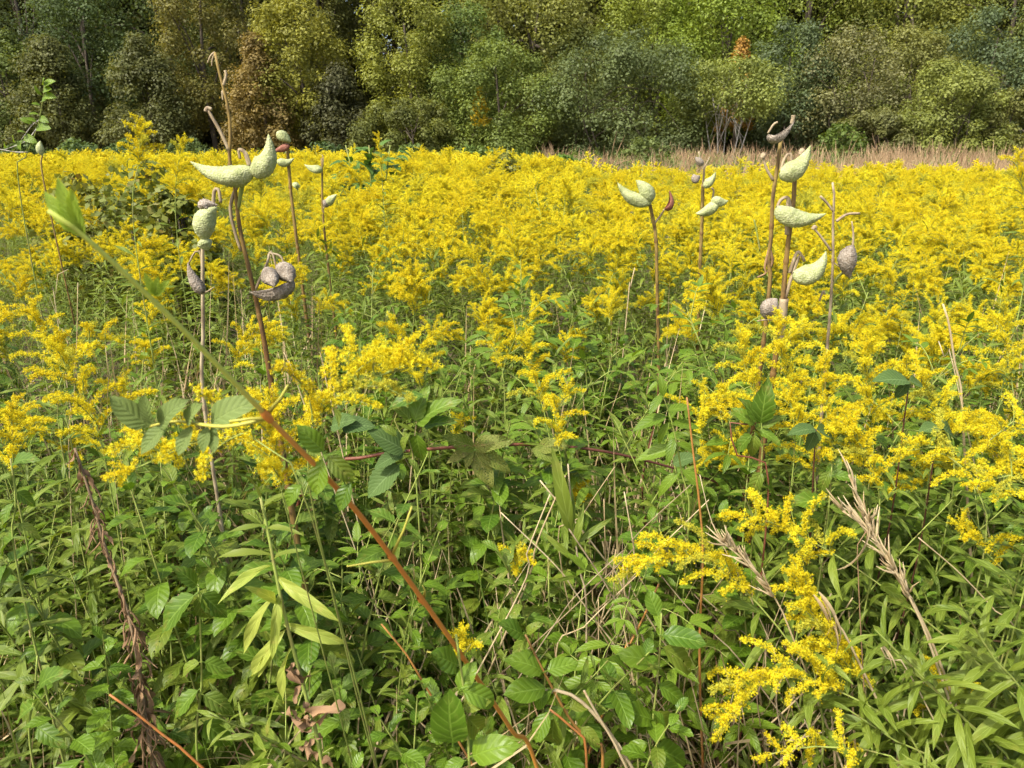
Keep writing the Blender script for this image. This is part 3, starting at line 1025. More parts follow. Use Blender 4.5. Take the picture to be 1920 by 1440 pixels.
# ------------------------------------------------------------------ dry tan grass, far field edge
def grass_tuft(seed, n, H, W, m, spread=0.12, head=False):
    r_ = random.Random(seed)
    gs = []
    for _ in range(n):
        a = r_.random() * 6.28
        o = Vector((math.cos(a), math.sin(a), 0)) * r_.random() * spread
        l = Vector((math.cos(a), math.sin(a), 0)) * r_.uniform(0.05, 0.4) * H
        h = H * r_.uniform(0.6, 1.1)
        p = smooth_path([o, o + l * 0.3 + Vector((0, 0, h * 0.6)), o + l + Vector((0, 0, h * (0.95 if r_.random() < .6 else 0.75)))], 6)
        sd = np.array([-math.sin(a), math.cos(a), 0]) * W / 2
        ww = np.array([0.6, 1, 1, 0.8, 0.5, 0.08])[:, None]
        V = np.stack([p - sd * ww, p + sd * ww], 1).reshape(-1, 3)
        q = [(2 * i, 2 * i + 1, 2 * i + 3, 2 * i + 2) for i in range(5)]
        gs.append(Geo(V, q, None, r_.random(), None, m))
        if head and r_.random() < 0.5:
            gs.append(tube([p[-2], p[-1], p[-1] + (p[-1] - p[-2])], [0.004, 0.012, 0.002], 4, m, r_.random(), cap=False))
    return join(gs)


rg = random.Random(31)
tan = [grass_tuft(60 + k, 22, (1.35, 1.1, 1.5, 0.9)[k], 0.014, M_TAN, 0.28, True) for k in range(4)]
pts = []
for x, y in jitter_rows(14, 40, 0.55):
    a = x / y
    if a < 0.04 or y < far_edge(x, y) - 2.5 or (y < far_edge(x, y) + 0.4 and rg.random() < 0.75):
        continue
    if a < 0.16 and (rg.random() < 0.3 or y < 17):
        continue
    pts.append((x, y))
sc = [rg.uniform(0.55, 0.95) * (0.85 + 0.35 * max(-0.4, pn(x, y, 0.25, 4))) for x, y in pts]
scatter('dry_grass_strip', 'band of tall pinkish tan dry grass between goldenrod and wood', 'grass', tan, [(x, y, 0) for x, y in pts],
        [(0, 0, rg.random() * 6.28) for _ in pts], sc, [rg.randrange(4) for _ in pts])
weeds = [grass_tuft(80 + k, 14, 1.2, 0.05, M_FARGREEN, 0.3) for k in range(3)] + [merged(goldenrod(rand_path(random.Random(k), 1.1, 0.2, 0.05)[0], 0.1, 960 + k, leaf_step=0.03, leaf_from=0.1, lod=2, leaf_scale=2.6, plume=False)) for k in range(3)]
pts = [(x, y) for x, y in jitter_rows(19, 42, 0.6) if (x / y < 0.03 and y > far_edge(x, y)) or (0.03 <= x / y < 0.2 and rg.random() < 0.45 and y > far_edge(x, y) + 3) or (x / y >= 0.2 and pn(x, y, 0.3, 7) > 0.18 and y > far_edge(x, y) + 2)]
scatter('edge_weeds', 'strip of tall green weeds between goldenrod and wood', 'weeds', weeds, [(x, y, 0) for x, y in pts],
        [(0, 0, rg.random() * 6.28) for _ in pts], [rg.uniform(0.7, 1.1) for _ in pts], [rg.randrange(6) for _ in pts])
# ------------------------------------------------------------------ leafy plants of the foreground
OV = [leaf(0.055, w_, 6, 4, 0.55, 0.7, bd, 0.22, wav=0.08, m=M_OVATE if k != 1 else M_OVATE_HOLED, tint=0.1 + 0.2 * k, stalk=0.006, seed=k) for k, (w_, bd) in enumerate(((0.032, 0.5), (0.029, 0.9), (0.035, 0.25), (0.030, 1.2)))]
TO = [leaf(0.075, w_, 12, 4, 0.5, 1.0, bd, 0.25, wav=0.08, serr=0.07, m=M_TOOTH if k != 1 else M_TOOTH_HOLED, tint=0.1 + 0.2 * k, stalk=0.008, seed=k) for k, (w_, bd) in enumerate(((0.038, 0.6), (0.034, 1.0), (0.042, 0.3)))]
AS = [leaf(0.06, w_, 6, 2, 0.6, 0.95, bd, 0.3, m=M_ASH, tint=0.1 + 0.25 * k, stalk=0.003, seed=k) for k, (w_, bd) in enumerate(((0.024, 0.5), (0.021, 0.9), (0.027, 0.2)))]
AT = [leaf(0.045, 0.007, 4, 2, 0.75, 1.0, bd, 0.3, m=M_ASTER, tint=0.2 + 0.2 * k, seed=k) for k, bd in enumerate((0.5, 0.9, 0.1))]
LL = [leaf(0.105, 0.0175, 6, 2, 0.75, 1.0, bd, 0.3, m=M_GLEAF, tint=0.3 + 0.2 * k, wav=0.12, twist=tw, seed=k) for k, (bd, tw) in enumerate(((0.5, 0.2), (0.9, -0.3), (0.25, 0.3), (1.2, 0.1)))]
BL = [leaf(0.085, w_, 16, 4, 0.55, 0.9, bd, 0.3, wav=0.04, serr=0.06, m=M_BRAMBLE, tint=0.2 + 0.3 * k, stalk=0.004, seed=k) for k, (w_, bd) in enumerate(((0.052, 0.5), (0.046, 0.8), (0.058, 0.3)))]


def leafy(kind, seed, H, lean=0.18):
    """Parts of one leafy plant about H tall."""
    r_ = random.Random(seed)
    pth, _ = rand_path(r_, H, lean * H / 0.5, 0.03)
    if kind == 'lance':
        return goldenrod(pth, 0.05, seed, leaf_step=0.017, leaf_from=0.25, plume=False, leaves=LL, leaf_scale=0.95)
    if kind == 'aster':
        return goldenrod(pth, 0.05, seed, leaf_step=0.012, leaf_from=0.3, plume=False, leaves=AT, leaf_scale=1.1, r0=0.0018)
    p = smooth_path(pth, 16)
    T = tangents(p)
    parts, stems = [], [tube(p, [0.0028, 0.0022, 0.0011], 5, M_GSTEM, [0.0, 0.5, 0.9], cap=False)]
    az = r_.random() * 6.28
    big = 0.95 if seed >= 8000 else r_.choice((0.6, 0.75, 0.95, 1.15))
    step = {'ovate': 0.042, 'toothed': 0.055, 'ash': 0.075}[kind] * (0.35 + 0.6 * big)
    d = H * 0.25
    while d <= H:
        f = d / H
        i = f * 15
        o = Vector([np.interp(i, range(16), p[:, k]) for k in range(3)])
        t = Vector(T[min(15, int(i))])
        a = t.orthogonal().normalized()
        b = t.cross(a)
        az += PI / 2 + r_.uniform(-.3, .3)
        for sgn in (0, PI):
            rad = a * math.cos(az + sgn) + b * math.sin(az + sgn)
            el = r_.uniform(-0.1, 0.45) + (0.5 if f > 0.9 else 0)
            di = (rad * math.cos(el) + t * math.sin(el)).normalized()
            k = r_.uniform(0.75, 1.2) * (1.0 if f < 0.8 else 1.0 - 0.5 * (f - 0.8) / 0.2)
            if kind == 'ash':
                L = 0.15 * k
                q = smooth_path([o, o + di * L * 0.6 + Vector((0, 0, 0.02)), o + di * L], 6)
                stems.append(tube(q, [0.0013, 0.0008], 4, M_GSTEM, 0.8, cap=False))
                side = di.cross(Vector((0, 0, 1))).normalized()
                for u in (0.45, 0.7, 0.95):
                    c = Vector([np.interp(u * 5, range(6), q[:, z]) for z in range(3)])
                    for sg in ((1, -1) if u < 0.9 else (1, -1, 0)):
                        dd = side * sg + di * (0.55 if sg else 1.0) + Vector((0, 0, r_.uniform(-.3, .1)))
                        parts.append(('leaflet', AS[r_.randrange(3)], frame(c, dd, (r_.uniform(-.2, .2), r_.uniform(-.2, .2), 1), k * r_.uniform(0.8, 1.1))))
            else:
                lv = OV if kind == 'ovate' else TO
                parts.append(('leaf', lv[r_.randrange(len(lv))], frame(o, di, Vector((0, 0, 1)) + t * 0.4, k * big * (1.05 if kind == 'ovate' else 1.0))))
        d += step * r_.uniform(0.8, 1.2)
    return [('stem', join(stems), None)] + parts


def hmax(y):
    return 0.14 + 0.5 * y


KINDS = ('ovate', 'toothed', 'lance', 'ash', 'aster')
HC = (0.38, 0.55, 0.75, 0.95)
LEAFY = {(k, i): leafy(k, 1200 + 37 * a + i, HC[i]) for a, k in enumerate(KINDS) for i in range(4)}
UG = [(k, i) for k in KINDS for i in range(4)]
protos = [merged(LEAFY[u]) for u in UG]
STRAWT = [grass_tuft(1500 + k, 10, 0.6, 0.005, M_STRAW, 0.12) for k in range(2)]
GRT = [grass_tuft(1510 + k, 16, 0.58, 0.0045, M_GRASS, 0.10) for k in range(2)]
protos += STRAWT + GRT

rg = random.Random(404)


def kind_at(x, y):
    """Which plant grows where: asters and lance leaves at the sides, smooth broad leaves in the middle."""
    a = x / y
    v = pn(x, y, 1.6, 5.5) + rg.uniform(-.35, .35)
    if a < -0.42:
        w_ = dict(ovate=2, toothed=2, lance=4, ash=0.5, aster=3)
    elif a < -0.1:
        w_ = dict(ovate=3.5, toothed=2, lance=4, ash=0.4, aster=1.5)
    elif a < 0.3:
        w_ = dict(ovate=4, toothed=1.2, lance=2.2, ash=1.3, aster=0.6)
    else:
        w_ = dict(ovate=1.2, toothed=1, lance=4.5, ash=0.5, aster=0.8)
    k = list(w_)
    return rg.choices(k, [w_[q] for q in k])[0]


KEEP = ((395, 665, 1.0), (90, 330, 1.12), (1300, 1660, 1.16), (1130, 1420, 1.16), (560, 760, 0.8), (960, 1240, 1.02), (1080, 1235, 1.3), (1560, 1760, 1.2))


def kept_free(x, y, h):
    q_ = to_px((x, y, h))
    return q_ is not None and any(a_ < q_[0] < b_ and y < c_ for a_, b_, c_ in KEEP)


ug, ur, us, ui = [], [], [], []
for x, y in jitter_rows(0.62, 2.7, 0.062):
    h = hmax(y) * rg.uniform(0.35, 0.97)
    if y > 1.9:
        h *= 0.8
    if kept_free(x, y, h):
        h *= 0.5
    straw = pn(x, y, 1.1, 8.2) > 0.1 and y > 1.0
    if rg.random() < (0.55 if straw else 0.3):
        i = 20 + (rg.randrange(2) if straw or rg.random() < .4 else 2 + rg.randrange(2))
        s = h / 0.6
    else:
        c = min(range(4), key=lambda q: abs(HC[q] - h))
        i = UG.index((kind_at(x, y), c))
        s = max(0.75, min(1.2, h / HC[c]))
    ug.append((x, y, 0)); us.append(s); ui.append(i)
    ur.append((rg.gauss(0, .12), rg.gauss(0, .12), rg.random() * 6.28))
scatter('undergrowth', 'tangle of small green leafy plants and dry straw covering the ground', 'undergrowth', protos, ug, ur, us, ui)

LIT = [grass_tuft(1600 + k, 16, 0.38, 0.004, M_STRAW if k < 3 else M_DEAD, 0.2) for k in range(4)]
lp = [(x, y, rg.uniform(0.0, 0.3) * (y > 0.9)) for x, y in jitter_rows(0.6, 3.2, 0.13)]
scatter('straw_litter', 'matted dead straw and brown stems lying between the green plants', 'dead grass', LIT, lp,
        [(rg.uniform(0.6, 1.5), rg.gauss(0, .3), rg.random() * 6.28) for _ in lp], [rg.uniform(0.7, 1.3) for _ in lp], [rg.randrange(4) for _ in lp])
for x, y in jitter_rows(1.0, 1.9, 0.3):
    h = hmax(y) * rg.uniform(0.8, 1.0)
    q = to_px((x, y, h))
    if q is None or not (0 < q[0] < 1920 and 640 < q[1] < 1400) or kept_free(x, y, h) or rg.random() < 0.45:
        continue
    a_ = rand_path(rg, h, 0.15, 0.03)[0]
    side = 'left of the red cane' if q[0] < 640 else 'between red cane and large low plume' if q[0] < 1300 else 'right of the large low plume'
    build('goldenrod', 'small goldenrod sprig hidden in leaves %s' % side, 'goldenrod', (x, y, 0),
          goldenrod(a_, 0.05, 7000 + int(x * 900), nbr=rg.randint(4, 7), size=0.5, leaf_step=0.02, leaf_from=0.4), 'small goldenrod sprigs low in the leaves')

LN = {'ovate': ('broadleaf_plant', 'smooth broad leaved green plant'), 'toothed': ('toothed_plant', 'plant with toothed pointed green leaves'),
      'lance': ('lance_leaf_plant', 'unflowered plant with narrow lance shaped green leaves'), 'ash': ('leaflet_plant', 'seedling with paired bright green leaflets'),
      'aster': ('aster_plant', 'feathery plant crowded with fine narrow leaves')}
BAND = ('nearest row', 'middle row', 'back row')
count = 0
for x, y in jitter_rows(0.85, 1.95, 0.19):
    h = hmax(y) * rg.uniform(0.9, 1.04)
    q = to_px((x, y, h))
    if q is None or not (-20 < q[0] < 1940 and 600 < q[1] < 1440):
        continue
    if kept_free(x, y, h):
        continue
    k = kind_at(x, y)
    c = min(range(4), key=lambda q_: abs(HC[q_] - h))
    nm, lb = LN[k]
    where = ('at far left' if q[0] < 160 else 'by the dead stalk' if q[0] < 400 else 'near the yellowing plant' if q[0] < 640 else 'by the red cane' if q[0] < 820 else 'right of the red cane' if q[0] < 1040 else
             'by the bare patch' if q[0] < 1280 else 'near the low plume' if q[0] < 1560 else 'by the seed stalks' if q[0] < 1760 else 'at right edge')
    build(nm, '%s %s, %s' % (lb, where, BAND[0 if y < 1.15 else 1 if y < 1.5 else 2]), 'plant', (x, y, 0), LEAFY[(k, c)], 'leafy plants below the flowers', rg.random() * 6.28, h / HC[c])
    count += 1


# ------------------------------------------------------------------ hand placed plants
def W(pts):
    return [P(*q) for q in pts]


def rooted(pts, dx=0.0, dy=0.0):
    """World path from pixel points given top first; continued down to the ground."""
    p = W(pts)[::-1]
    b = p[0]
    return [Vector((b.x + dx, b.y + dy, 0.0)), b.lerp(Vector((b.x + dx, b.y + dy, 0)), 0.4)] + p if b.z > 0.1 else [Vector((b.x, b.y, 0))] + p[1:]


def hand_goldenrod(pts, label, plen, seed, dx=0.0, dy=0.0, group='single goldenrods at the front', **kw):
    p = rooted(pts, dx, dy)
    base = p[0].copy()
    kw.setdefault('leaf_from', 0.35)
    kw.setdefault('leaf_step', 0.02)
    pr = goldenrod([q - base for q in p], plen, seed, **kw)
    return build('goldenrod', label, 'goldenrod', base, pr, group)


HG = [
    ([(1492, 1085, 1.06), (1545, 1190, 1.06), (1640, 1300, 1.05), (1790, 1440, 1.02)], 'large bright goldenrod plume leaning left over dry straw near the bottom', 0.26, dict(secund=(-0.9, -0.25, 0.15), nbr=20, size=0.90, leaves=LL, dx=0.15)),
    ([(1365, 1360, 1.02), (1440, 1275, 1.02), (1560, 1290, 1.02), (1720, 1400, 1.0)], 'low goldenrod plume with a long spray drooping to its left', 0.24, dict(secund=(-0.9, -0.25, 0.15), nbr=16, size=0.86, leaves=LL, dx=0.15)),
    ([(1440, 1415, 0.98), (1540, 1400, 0.98), (1700, 1440, 0.96)], 'goldenrod sprig cut by the bottom edge below the large plume', 0.14, dict(nbr=8, size=0.62, leaves=LL, dx=0.15)),
    ([(1180, 1075, 1.14), (1275, 1045, 1.14), (1380, 1090, 1.12), (1530, 1290, 1.08)], 'goldenrod plume reaching left over broad leaves at lower middle', 0.24, dict(secund=(-0.9, -0.25, 0.15), nbr=16, size=0.86, leaves=LL, dx=0.1)),
    ([(1385, 970, 1.22), (1460, 985, 1.22), (1620, 1075, 1.2), (1840, 1250, 1.15), (1930, 1340, 1.1)], 'goldenrod on a long bare stem slanting down to the right edge', 0.20, dict(nbr=15, size=0.82, leaves=LL, dx=0.15, leaf_from=0.3)),
    ([(985, 640, 1.55), (1000, 700, 1.55), (1035, 860, 1.52)], 'upright goldenrod plume standing just above the red bramble runner', 0.17, dict(nbr=13, size=0.86)),
    ([(1062, 735, 1.45), (1040, 790, 1.45), (1055, 900, 1.42)], 'thin goldenrod with tiered sprays right beside the upright middle plume', 0.13, dict(nbr=9, size=0.70)),
    ([(735, 615, 1.7), (765, 670, 1.68), (800, 780, 1.65)], 'goldenrod plume with pale green tips behind the blurred plume', 0.16, dict(nbr=13, size=0.86)),
    ([(885, 580, 1.8), (915, 620, 1.8), (945, 720, 1.78)], 'narrow curving goldenrod spike left of the upright middle plume', 0.17, dict(nbr=12, size=0.45)),
    ([(765, 690, 0.74), (690, 682, 0.73), (640, 740, 0.72), (575, 880, 0.70)], 'blurred goldenrod plume arching to the right close to the red cane', 0.13, dict(nbr=12, size=0.62, openness=0.5, leaf_from=0.93, dy=0.45, r0=0.0017)),
    ([(240, 885, 0.70), (330, 845, 0.70), (430, 815, 0.69), (560, 900, 0.66)], 'blurred goldenrod sprays stretching left under the grey green leaflets', 0.16, dict(nbr=11, size=0.60, openness=0.6, leaf_from=0.93, dy=0.5, r0=0.0017)),
    ([(505, 770, 0.80), (510, 820, 0.80), (530, 930, 0.78)], 'blurred goldenrod blossom directly behind the first node of the cane', 0.10, dict(nbr=12, size=0.70, leaf_from=0.95, dy=0.4, r0=0.0017)),
    ([(105, 650, 1.35), (140, 720, 1.35), (190, 830, 1.32)], 'big goldenrod plume at left with its tip bowed left', 0.20, dict(nbr=15, size=0.98)),
    ([(60, 590, 1.5), (90, 640, 1.5), (120, 760, 1.48)], 'pale lemon goldenrod plume above the big plume at left', 0.16, dict(nbr=12, size=0.86)),
    ([(215, 640, 1.45), (160, 640, 1.45), (120, 700, 1.44), (110, 800, 1.42)], 'greenish budding goldenrod bowed to the right at left', 0.14, dict(nbr=9, size=0.70)),
    ([(228, 720, 1.4), (235, 760, 1.4), (240, 860, 1.38)], 'small goldenrod head right of the big plume at left', 0.09, dict(nbr=8, size=0.70)),
    ([(20, 770, 1.2), (25, 820, 1.2), (30, 920, 1.18)], 'goldenrod head at the left edge above dark leaves', 0.11, dict(nbr=9, size=0.62)),
    ([(1385, 640, 1.42), (1400, 700, 1.42), (1430, 830, 1.4)], 'leftmost of the goldenrods crowded below the paired milkweed stalks', 0.16, dict(nbr=13, size=0.90)),
    ([(1455, 615, 1.45), (1470, 690, 1.45), (1490, 840, 1.42)], 'goldenrod at the very foot of the paired milkweed stalks', 0.18, dict(nbr=14, size=0.90)),
    ([(1540, 690, 1.38), (1545, 760, 1.38), (1560, 880, 1.35)], 'goldenrod left of a dark bramble leaf among the crowded right plumes', 0.17, dict(nbr=14, size=0.94)),
    ([(1620, 660, 1.5), (1625, 730, 1.5), (1635, 860, 1.47)], 'tall goldenrod behind the dark bramble leaf among the right plumes', 0.17, dict(nbr=14, size=0.90)),
    ([(1480, 750, 1.32), (1500, 810, 1.32), (1530, 930, 1.3)], 'orange tinged goldenrod plume above the glossy broad leaves', 0.16, dict(nbr=14, size=0.86)),
    ([(1590, 800, 1.28), (1620, 850, 1.28), (1650, 960, 1.26)], 'lowest plume of the crowded goldenrods, close above the straw tops', 0.14, dict(nbr=12, size=0.78)),
    ([(1690, 700, 1.42), (1735, 740, 1.42), (1790, 880, 1.4)], 'goldenrod leaning left in front of the split tan stalk', 0.17, dict(nbr=13, size=0.90)),
    ([(1700, 845, 1.25), (1760, 840, 1.25), (1820, 900, 1.22), (1850, 1000, 1.2)], 'goldenrod with a level flat plume above the dry seed stalks', 0.17, dict(nbr=12, size=0.74)),
    ([(1835, 905, 1.12), (1890, 890, 1.12), (1950, 960, 1.1)], 'lemon goldenrod plume pushing in at the right edge', 0.15, dict(nbr=12, size=0.70)),
    ([(1850, 830, 1.2), (1905, 790, 1.2), (1960, 850, 1.18)], 'goldenrod spray rising diagonally at the right edge', 0.15, dict(nbr=10, size=0.58)),
    ([(1880, 560, 1.7), (1885, 640, 1.7), (1900, 800, 1.66)], 'tall slender goldenrod spire by the right edge', 0.2, dict(nbr=15, size=0.62)),
    ([(1790, 985, 1.2), (1830, 1020, 1.2), (1900, 1120, 1.18)], 'small orange goldenrod sprigs among the leaves at right', 0.12, dict(nbr=6, size=0.62)),
    ([(1745, 1255, 1.08), (1780, 1300, 1.08), (1850, 1400, 1.06)], 'small fading goldenrod below the leaning dry seed stalks', 0.12, dict(nbr=7, size=0.62)),
    ([(262, 238, 1.9), (262, 300, 1.9), (250, 420, 1.9)], 'tallest goldenrod, its plume standing against the dark wood', 0.10, dict(nbr=12, size=0.60, leaf_step=0.03)),
    ([(340, 268, 2.6), (335, 300, 2.6), (330, 420, 2.6)], 'goldenrod reaching into the dark wood left of the milkweed', 0.16, dict(nbr=12, size=0.78)),
    ([(708, 255, 3.2), (712, 290, 3.2), (718, 360, 3.2)], 'slim goldenrod spire in front of the dark broad leaved plant', 0.18, dict(nbr=12, size=0.50)),
    ([(1905, 300, 1.8), (1915, 340, 1.8), (1925, 500, 1.8)], 'goldenrod head rising above the tan grass at the right edge', 0.14, dict(nbr=12, size=0.70)),
]
for i, (pts, lab, plen, kw) in enumerate(HG):
    hand_goldenrod(pts, lab, plen, 2000 + i, **kw)


# ------------------------------------------------------------------ milkweeds
def bez(A, C, B, n):
    A, B, C = (np.array(tuple(q)) for q in (A, B, C))
    t = np.linspace(0, 1, n)[:, None]
    return (1 - t) ** 2 * A + 2 * t * (1 - t) * C + t ** 2 * B


def pod_geo(A, C, B, r, m, seed, wart=0.10, fat=0.62, open_=False):
    rg_ = np.random.RandomState(seed)
    n, k = 50, 30
    p = bez(A, C, B, n)
    T = tangents(p)
    u = np.linspace(0, 1, n)
    prof = np.sin(PI * np.clip(u, 0, 1) ** fat) ** 0.85
    prof = np.maximum(prof, 0.10 * (1 - u)) + 0.02 * (1 - u ** 8)
    sag = np.array(tuple(C)) - (np.array(tuple(A)) + np.array(tuple(B))) / 2
    if np.linalg.norm(sag) < 1e-6:
        sag = np.array([0, 0, -1.0])
    N = np.zeros_like(p)
    for i in range(n):
        x = sag - T[i] * (sag @ T[i])
        N[i] = x / np.linalg.norm(x)
    Bn = np.cross(T, N)
    a = np.linspace(-1.75, 1.75, k) if open_ else np.linspace(0, 2 * PI, k, endpoint=False)
    wob = 1 + 0.05 * np.sin(3 * a[None] + u[:, None] * 7 + seed)
    bump = rg_.rand(n, k) ** 0.7 * (rg_.rand(n, k) < 0.24) * np.clip(prof, 0, 1)[:, None]
    rr = r * prof[:, None] * wob + bump * r * wart
    V = p[:, None] + rr[..., None] * (N[:, None] * np.cos(a)[None, :, None] + Bn[:, None] * np.sin(a)[None, :, None])
    ti = np.clip(0.12 + bump * 1.1 + rg_.rand(n, 1) * 0.1 + (u[:, None] > 0.9) * 0.2, 0, 1)
    i, j = np.meshgrid(np.arange(n - 1), np.arange(k - 1 if open_ else k), indexing='ij')
    j2 = (j + 1) % k
    q = np.stack([i * k + j, i * k + j2, (i + 1) * k + j2, (i + 1) * k + j], -1).reshape(-1, 4)
    g = Geo(V.reshape(-1, 3), q, None, ti.ravel(), None, m)
    if open_:
        V2 = p[:, None] + (rr * 0.86)[..., None] * (N[:, None] * np.cos(a)[None, :, None] + Bn[:, None] * np.sin(a)[None, :, None])
        h = Geo(V2.reshape(-1, 3), q[:, ::-1], None, np.full(n * k, 0.05), None, m)
        rim = []
        for e in (0, k - 1):
            for i_ in range(n - 1):
                rim.append((i_ * k + e, (i_ + 1) * k + e, n * k + (i_ + 1) * k + e, n * k + i_ * k + e))
        g = join([g, h])
        g.q = np.vstack([g.q, np.array(rim)])
        g.qm = np.full(len(g.q), m)
    return g


def milkweed(label, Y, stalk, rpx, pods=(), twigs=(), dx=0.05, tints=(0.95, 0.45, 0.1), mat=None, name='milkweed', cat='milkweed'):
    sc_ = Y / FPX
    p = W([(a, b, Y) for a, b in stalk])
    b = p[-1]
    g0 = Vector((b.x + dx, b.y, 0))
    t = thing(name, label, cat, g0, 'milkweed stalks with seed pods')
    pts = p + [b.lerp(g0, 0.5), g0]
    mt = mat or M_MILK
    n = max(20, 4 * len(pts))
    st = tube(smooth_path(pts, 60), [rpx[0] * sc_, (rpx[0] * .4 + rpx[1] * .5) * sc_, rpx[1] * sc_, rpx[1] * sc_ * 1.1], 10, mt, tints)
    rings = []
    for f in (0.12, 0.3, 0.52):
        i = int(f * 59)
        c = smooth_path(pts, 60)
        rr = np.interp(i / 59, [0, 1 / 3, 2 / 3, 1], [rpx[0] * sc_, (rpx[0] * .4 + rpx[1] * .5) * sc_, rpx[1] * sc_, rpx[1] * sc_])
        rings.append(tube([c[i] - (c[i + 1] - c[i]) * 0.25, c[i], c[i] + (c[i + 1] - c[i]) * 0.25], [rr * 1.02, rr * 1.28, rr * 1.02], 10, mt, 0.35, cap=False))
    part('stalk', join([st] + rings), t, world=True)
    for j, (pts_, r0, r1, m_) in enumerate(twigs):
        w_ = W([(q[0], q[1], Y + (q[2] if len(q) > 2 else 0)) for q in pts_])
        part('twig', tube(w_, [r0 * sc_, (r0 + r1) / 2 * sc_, r1 * sc_], 6, m_, 0.6, n=14), t, world=True)
    for j, pd in enumerate(pods):
        A, C, B, r, m_ = pd[:5]
        kw = pd[5] if len(pd) > 5 else {}
        lab = kw.pop('lab', None)
        q3 = [P(q[0], q[1], Y + (q[2] if len(q) > 2 else -0.03)) for q in (A, C, B)]
        part('pod', pod_geo(q3[0], q3[1], q3[2], r * (0.9 if m_ == PG else 1) * sc_, m_, j + int(Y * 100), **kw), t, label=lab, world=True)
    return t


D, GY, PG, PR = M_DRYSTEM, M_PODGREY, M_POD, M_PODRED
milkweed('tall milkweed at left with two big green pods and a dry forked tip', 1.45,
         [(403, 98), (412, 140), (424, 185), (432, 240), (430, 300), (440, 350), (450, 430), (468, 510), (490, 610), (512, 740)], (2.3, 8.2),
         [((474, 316), (428, 352), (356, 302), 20, PG), ((470, 316), (514, 322), (503, 250), 21, PG, {'fat': 0.58}),
          ((549, 524), (512, 556), (466, 546), 20, GY, {'open_': True, 'lab': 'split brown grey pod shell'}), ((524, 504, 0.0), (540, 506, -0.03), (546, 530, -0.05), 17, GY, {'lab': 'round grey dried pod', 'fat': 0.8}), ((500, 514, -.01), (508, 514, -.05), (514, 538, -0.08), 15, GY, {'lab': 'round grey dried pod', 'fat': 0.8})],
         [([(430, 282), (412, 245), (389, 205)], 3.6, 2.6, D), ([(386, 209), (389, 203), (397, 205)], 4.2, 3, D), ([(403, 98), (395, 105), (389, 118)], 2, 1, D), ([(403, 99), (398, 112), (397, 124)], 1.6, 1, D), ([(404, 100), (407, 112), (406, 122)], 1.6, 1, D),
          ([(419, 160), (424, 142), (422, 132)], 3, 2.5, D), ([(424, 185), (417, 170), (418, 188)], 2.2, 1.5, D), ([(468, 312), (458, 285), (448, 281), (450, 298)], 4, 2.5, D), ([(470, 312), (462, 288), (452, 282)], 3, 2.5, D),
          ([(445, 345), (432, 390), (442, 440), (452, 470)], 3.5, 3, D), ([(456, 335), (452, 360), (446, 392)], 4.5, 3.5, M_GSTEM),
          ([(478, 545), (502, 490), (505, 470), (512, 478), (520, 508)], 3, 2, D), ([(504, 474), (525, 480), (535, 500)], 2.2, 2, D)], dx=0.06, tints=(0.9, 0.6, 0.15, 0.35, 0.95, 0.95, 0.95))
milkweed('thin pale milkweed stem with whitish pods left of the tall milkweed', 1.42,
         [(378, 375), (380, 450), (380, 520), (381, 620), (384, 770)], (3.5, 4.2),
         [((385, 452), (374, 405), (408, 388), 21, PG, {'fat': 0.8}), ((380, 446), (384, 456), (390, 470), 14, PG, {'fat': 0.9}), ((386, 390), (376, 380), (410, 385), 11, GY, {'lab': 'small grey shrivelled pod'}), ((384, 548), (362, 535), (352, 492), 11, GY, {'lab': 'grey brown dried pod'})],
         [([(384, 550), (376, 478), (366, 472), (354, 494)], 2, 1.5, D), ([(400, 388), (402, 358), (410, 356), (414, 380)], 3.5, 3, D), ([(384, 548), (390, 546), (402, 538)], 2, 1, D)], dx=0.02, tints=(0.8, 0.9, 0.9), mat=M_DRYSTEM)
milkweed('distant milkweed with one pale pod tipped up behind the big pods', 3.3,
         [(538, 268), (543, 330), (550, 400)], (3, 3.5), [((545, 266), (522, 250), (520, 246), 10, PG, {'fat': 0.8}), ((543, 273), (528, 280), (512, 284), 6, PR), ((520, 300), (535, 312), (552, 296), 8, PG), ((552, 352), (556, 346), (562, 352), 8, PG)], [])
milkweed('distant thin milkweed with a level pale pod and a grey pod', 3.1,
         [(603, 296), (604, 330), (608, 432)], (1.8, 3), [((604, 316), (590, 322), (570, 308), 8, PG), ((612, 384), (620, 374), (632, 364), 8, PG), ((606, 384), (614, 382), (620, 368), 7, GY)], [([(604, 316), (606, 298), (604, 290)], 1.5, 1, D), ([(612, 384), (606, 392), (607, 400)], 1.5, 1.5, D)])
milkweed('small milkweed pod beside the sapling twig at left', 3.6, [(80, 285), (82, 340)], (1.4, 1.6), [((80, 292), (72, 280), (76, 264), 7, PG, {'fat': 0.9})], [])
milkweed('milkweed stalk with a pair of pods like rabbit ears, right of middle', 2.5,
         [(1213, 360), (1222, 400), (1230, 450), (1232, 540), (1235, 680)], (3.2, 3.6),
         [((1222, 378), (1178, 380), (1158, 342), 13, PG), ((1218, 382), (1218, 355), (1192, 338), 14, PG, {'fat': 0.8}), ((1246, 392), (1262, 384), (1254, 356), 8, PR, {'open_': True, 'lab': 'dark red open pod shell'})], [([(1226, 420), (1238, 405), (1246, 392)], 2, 1.5, D)])
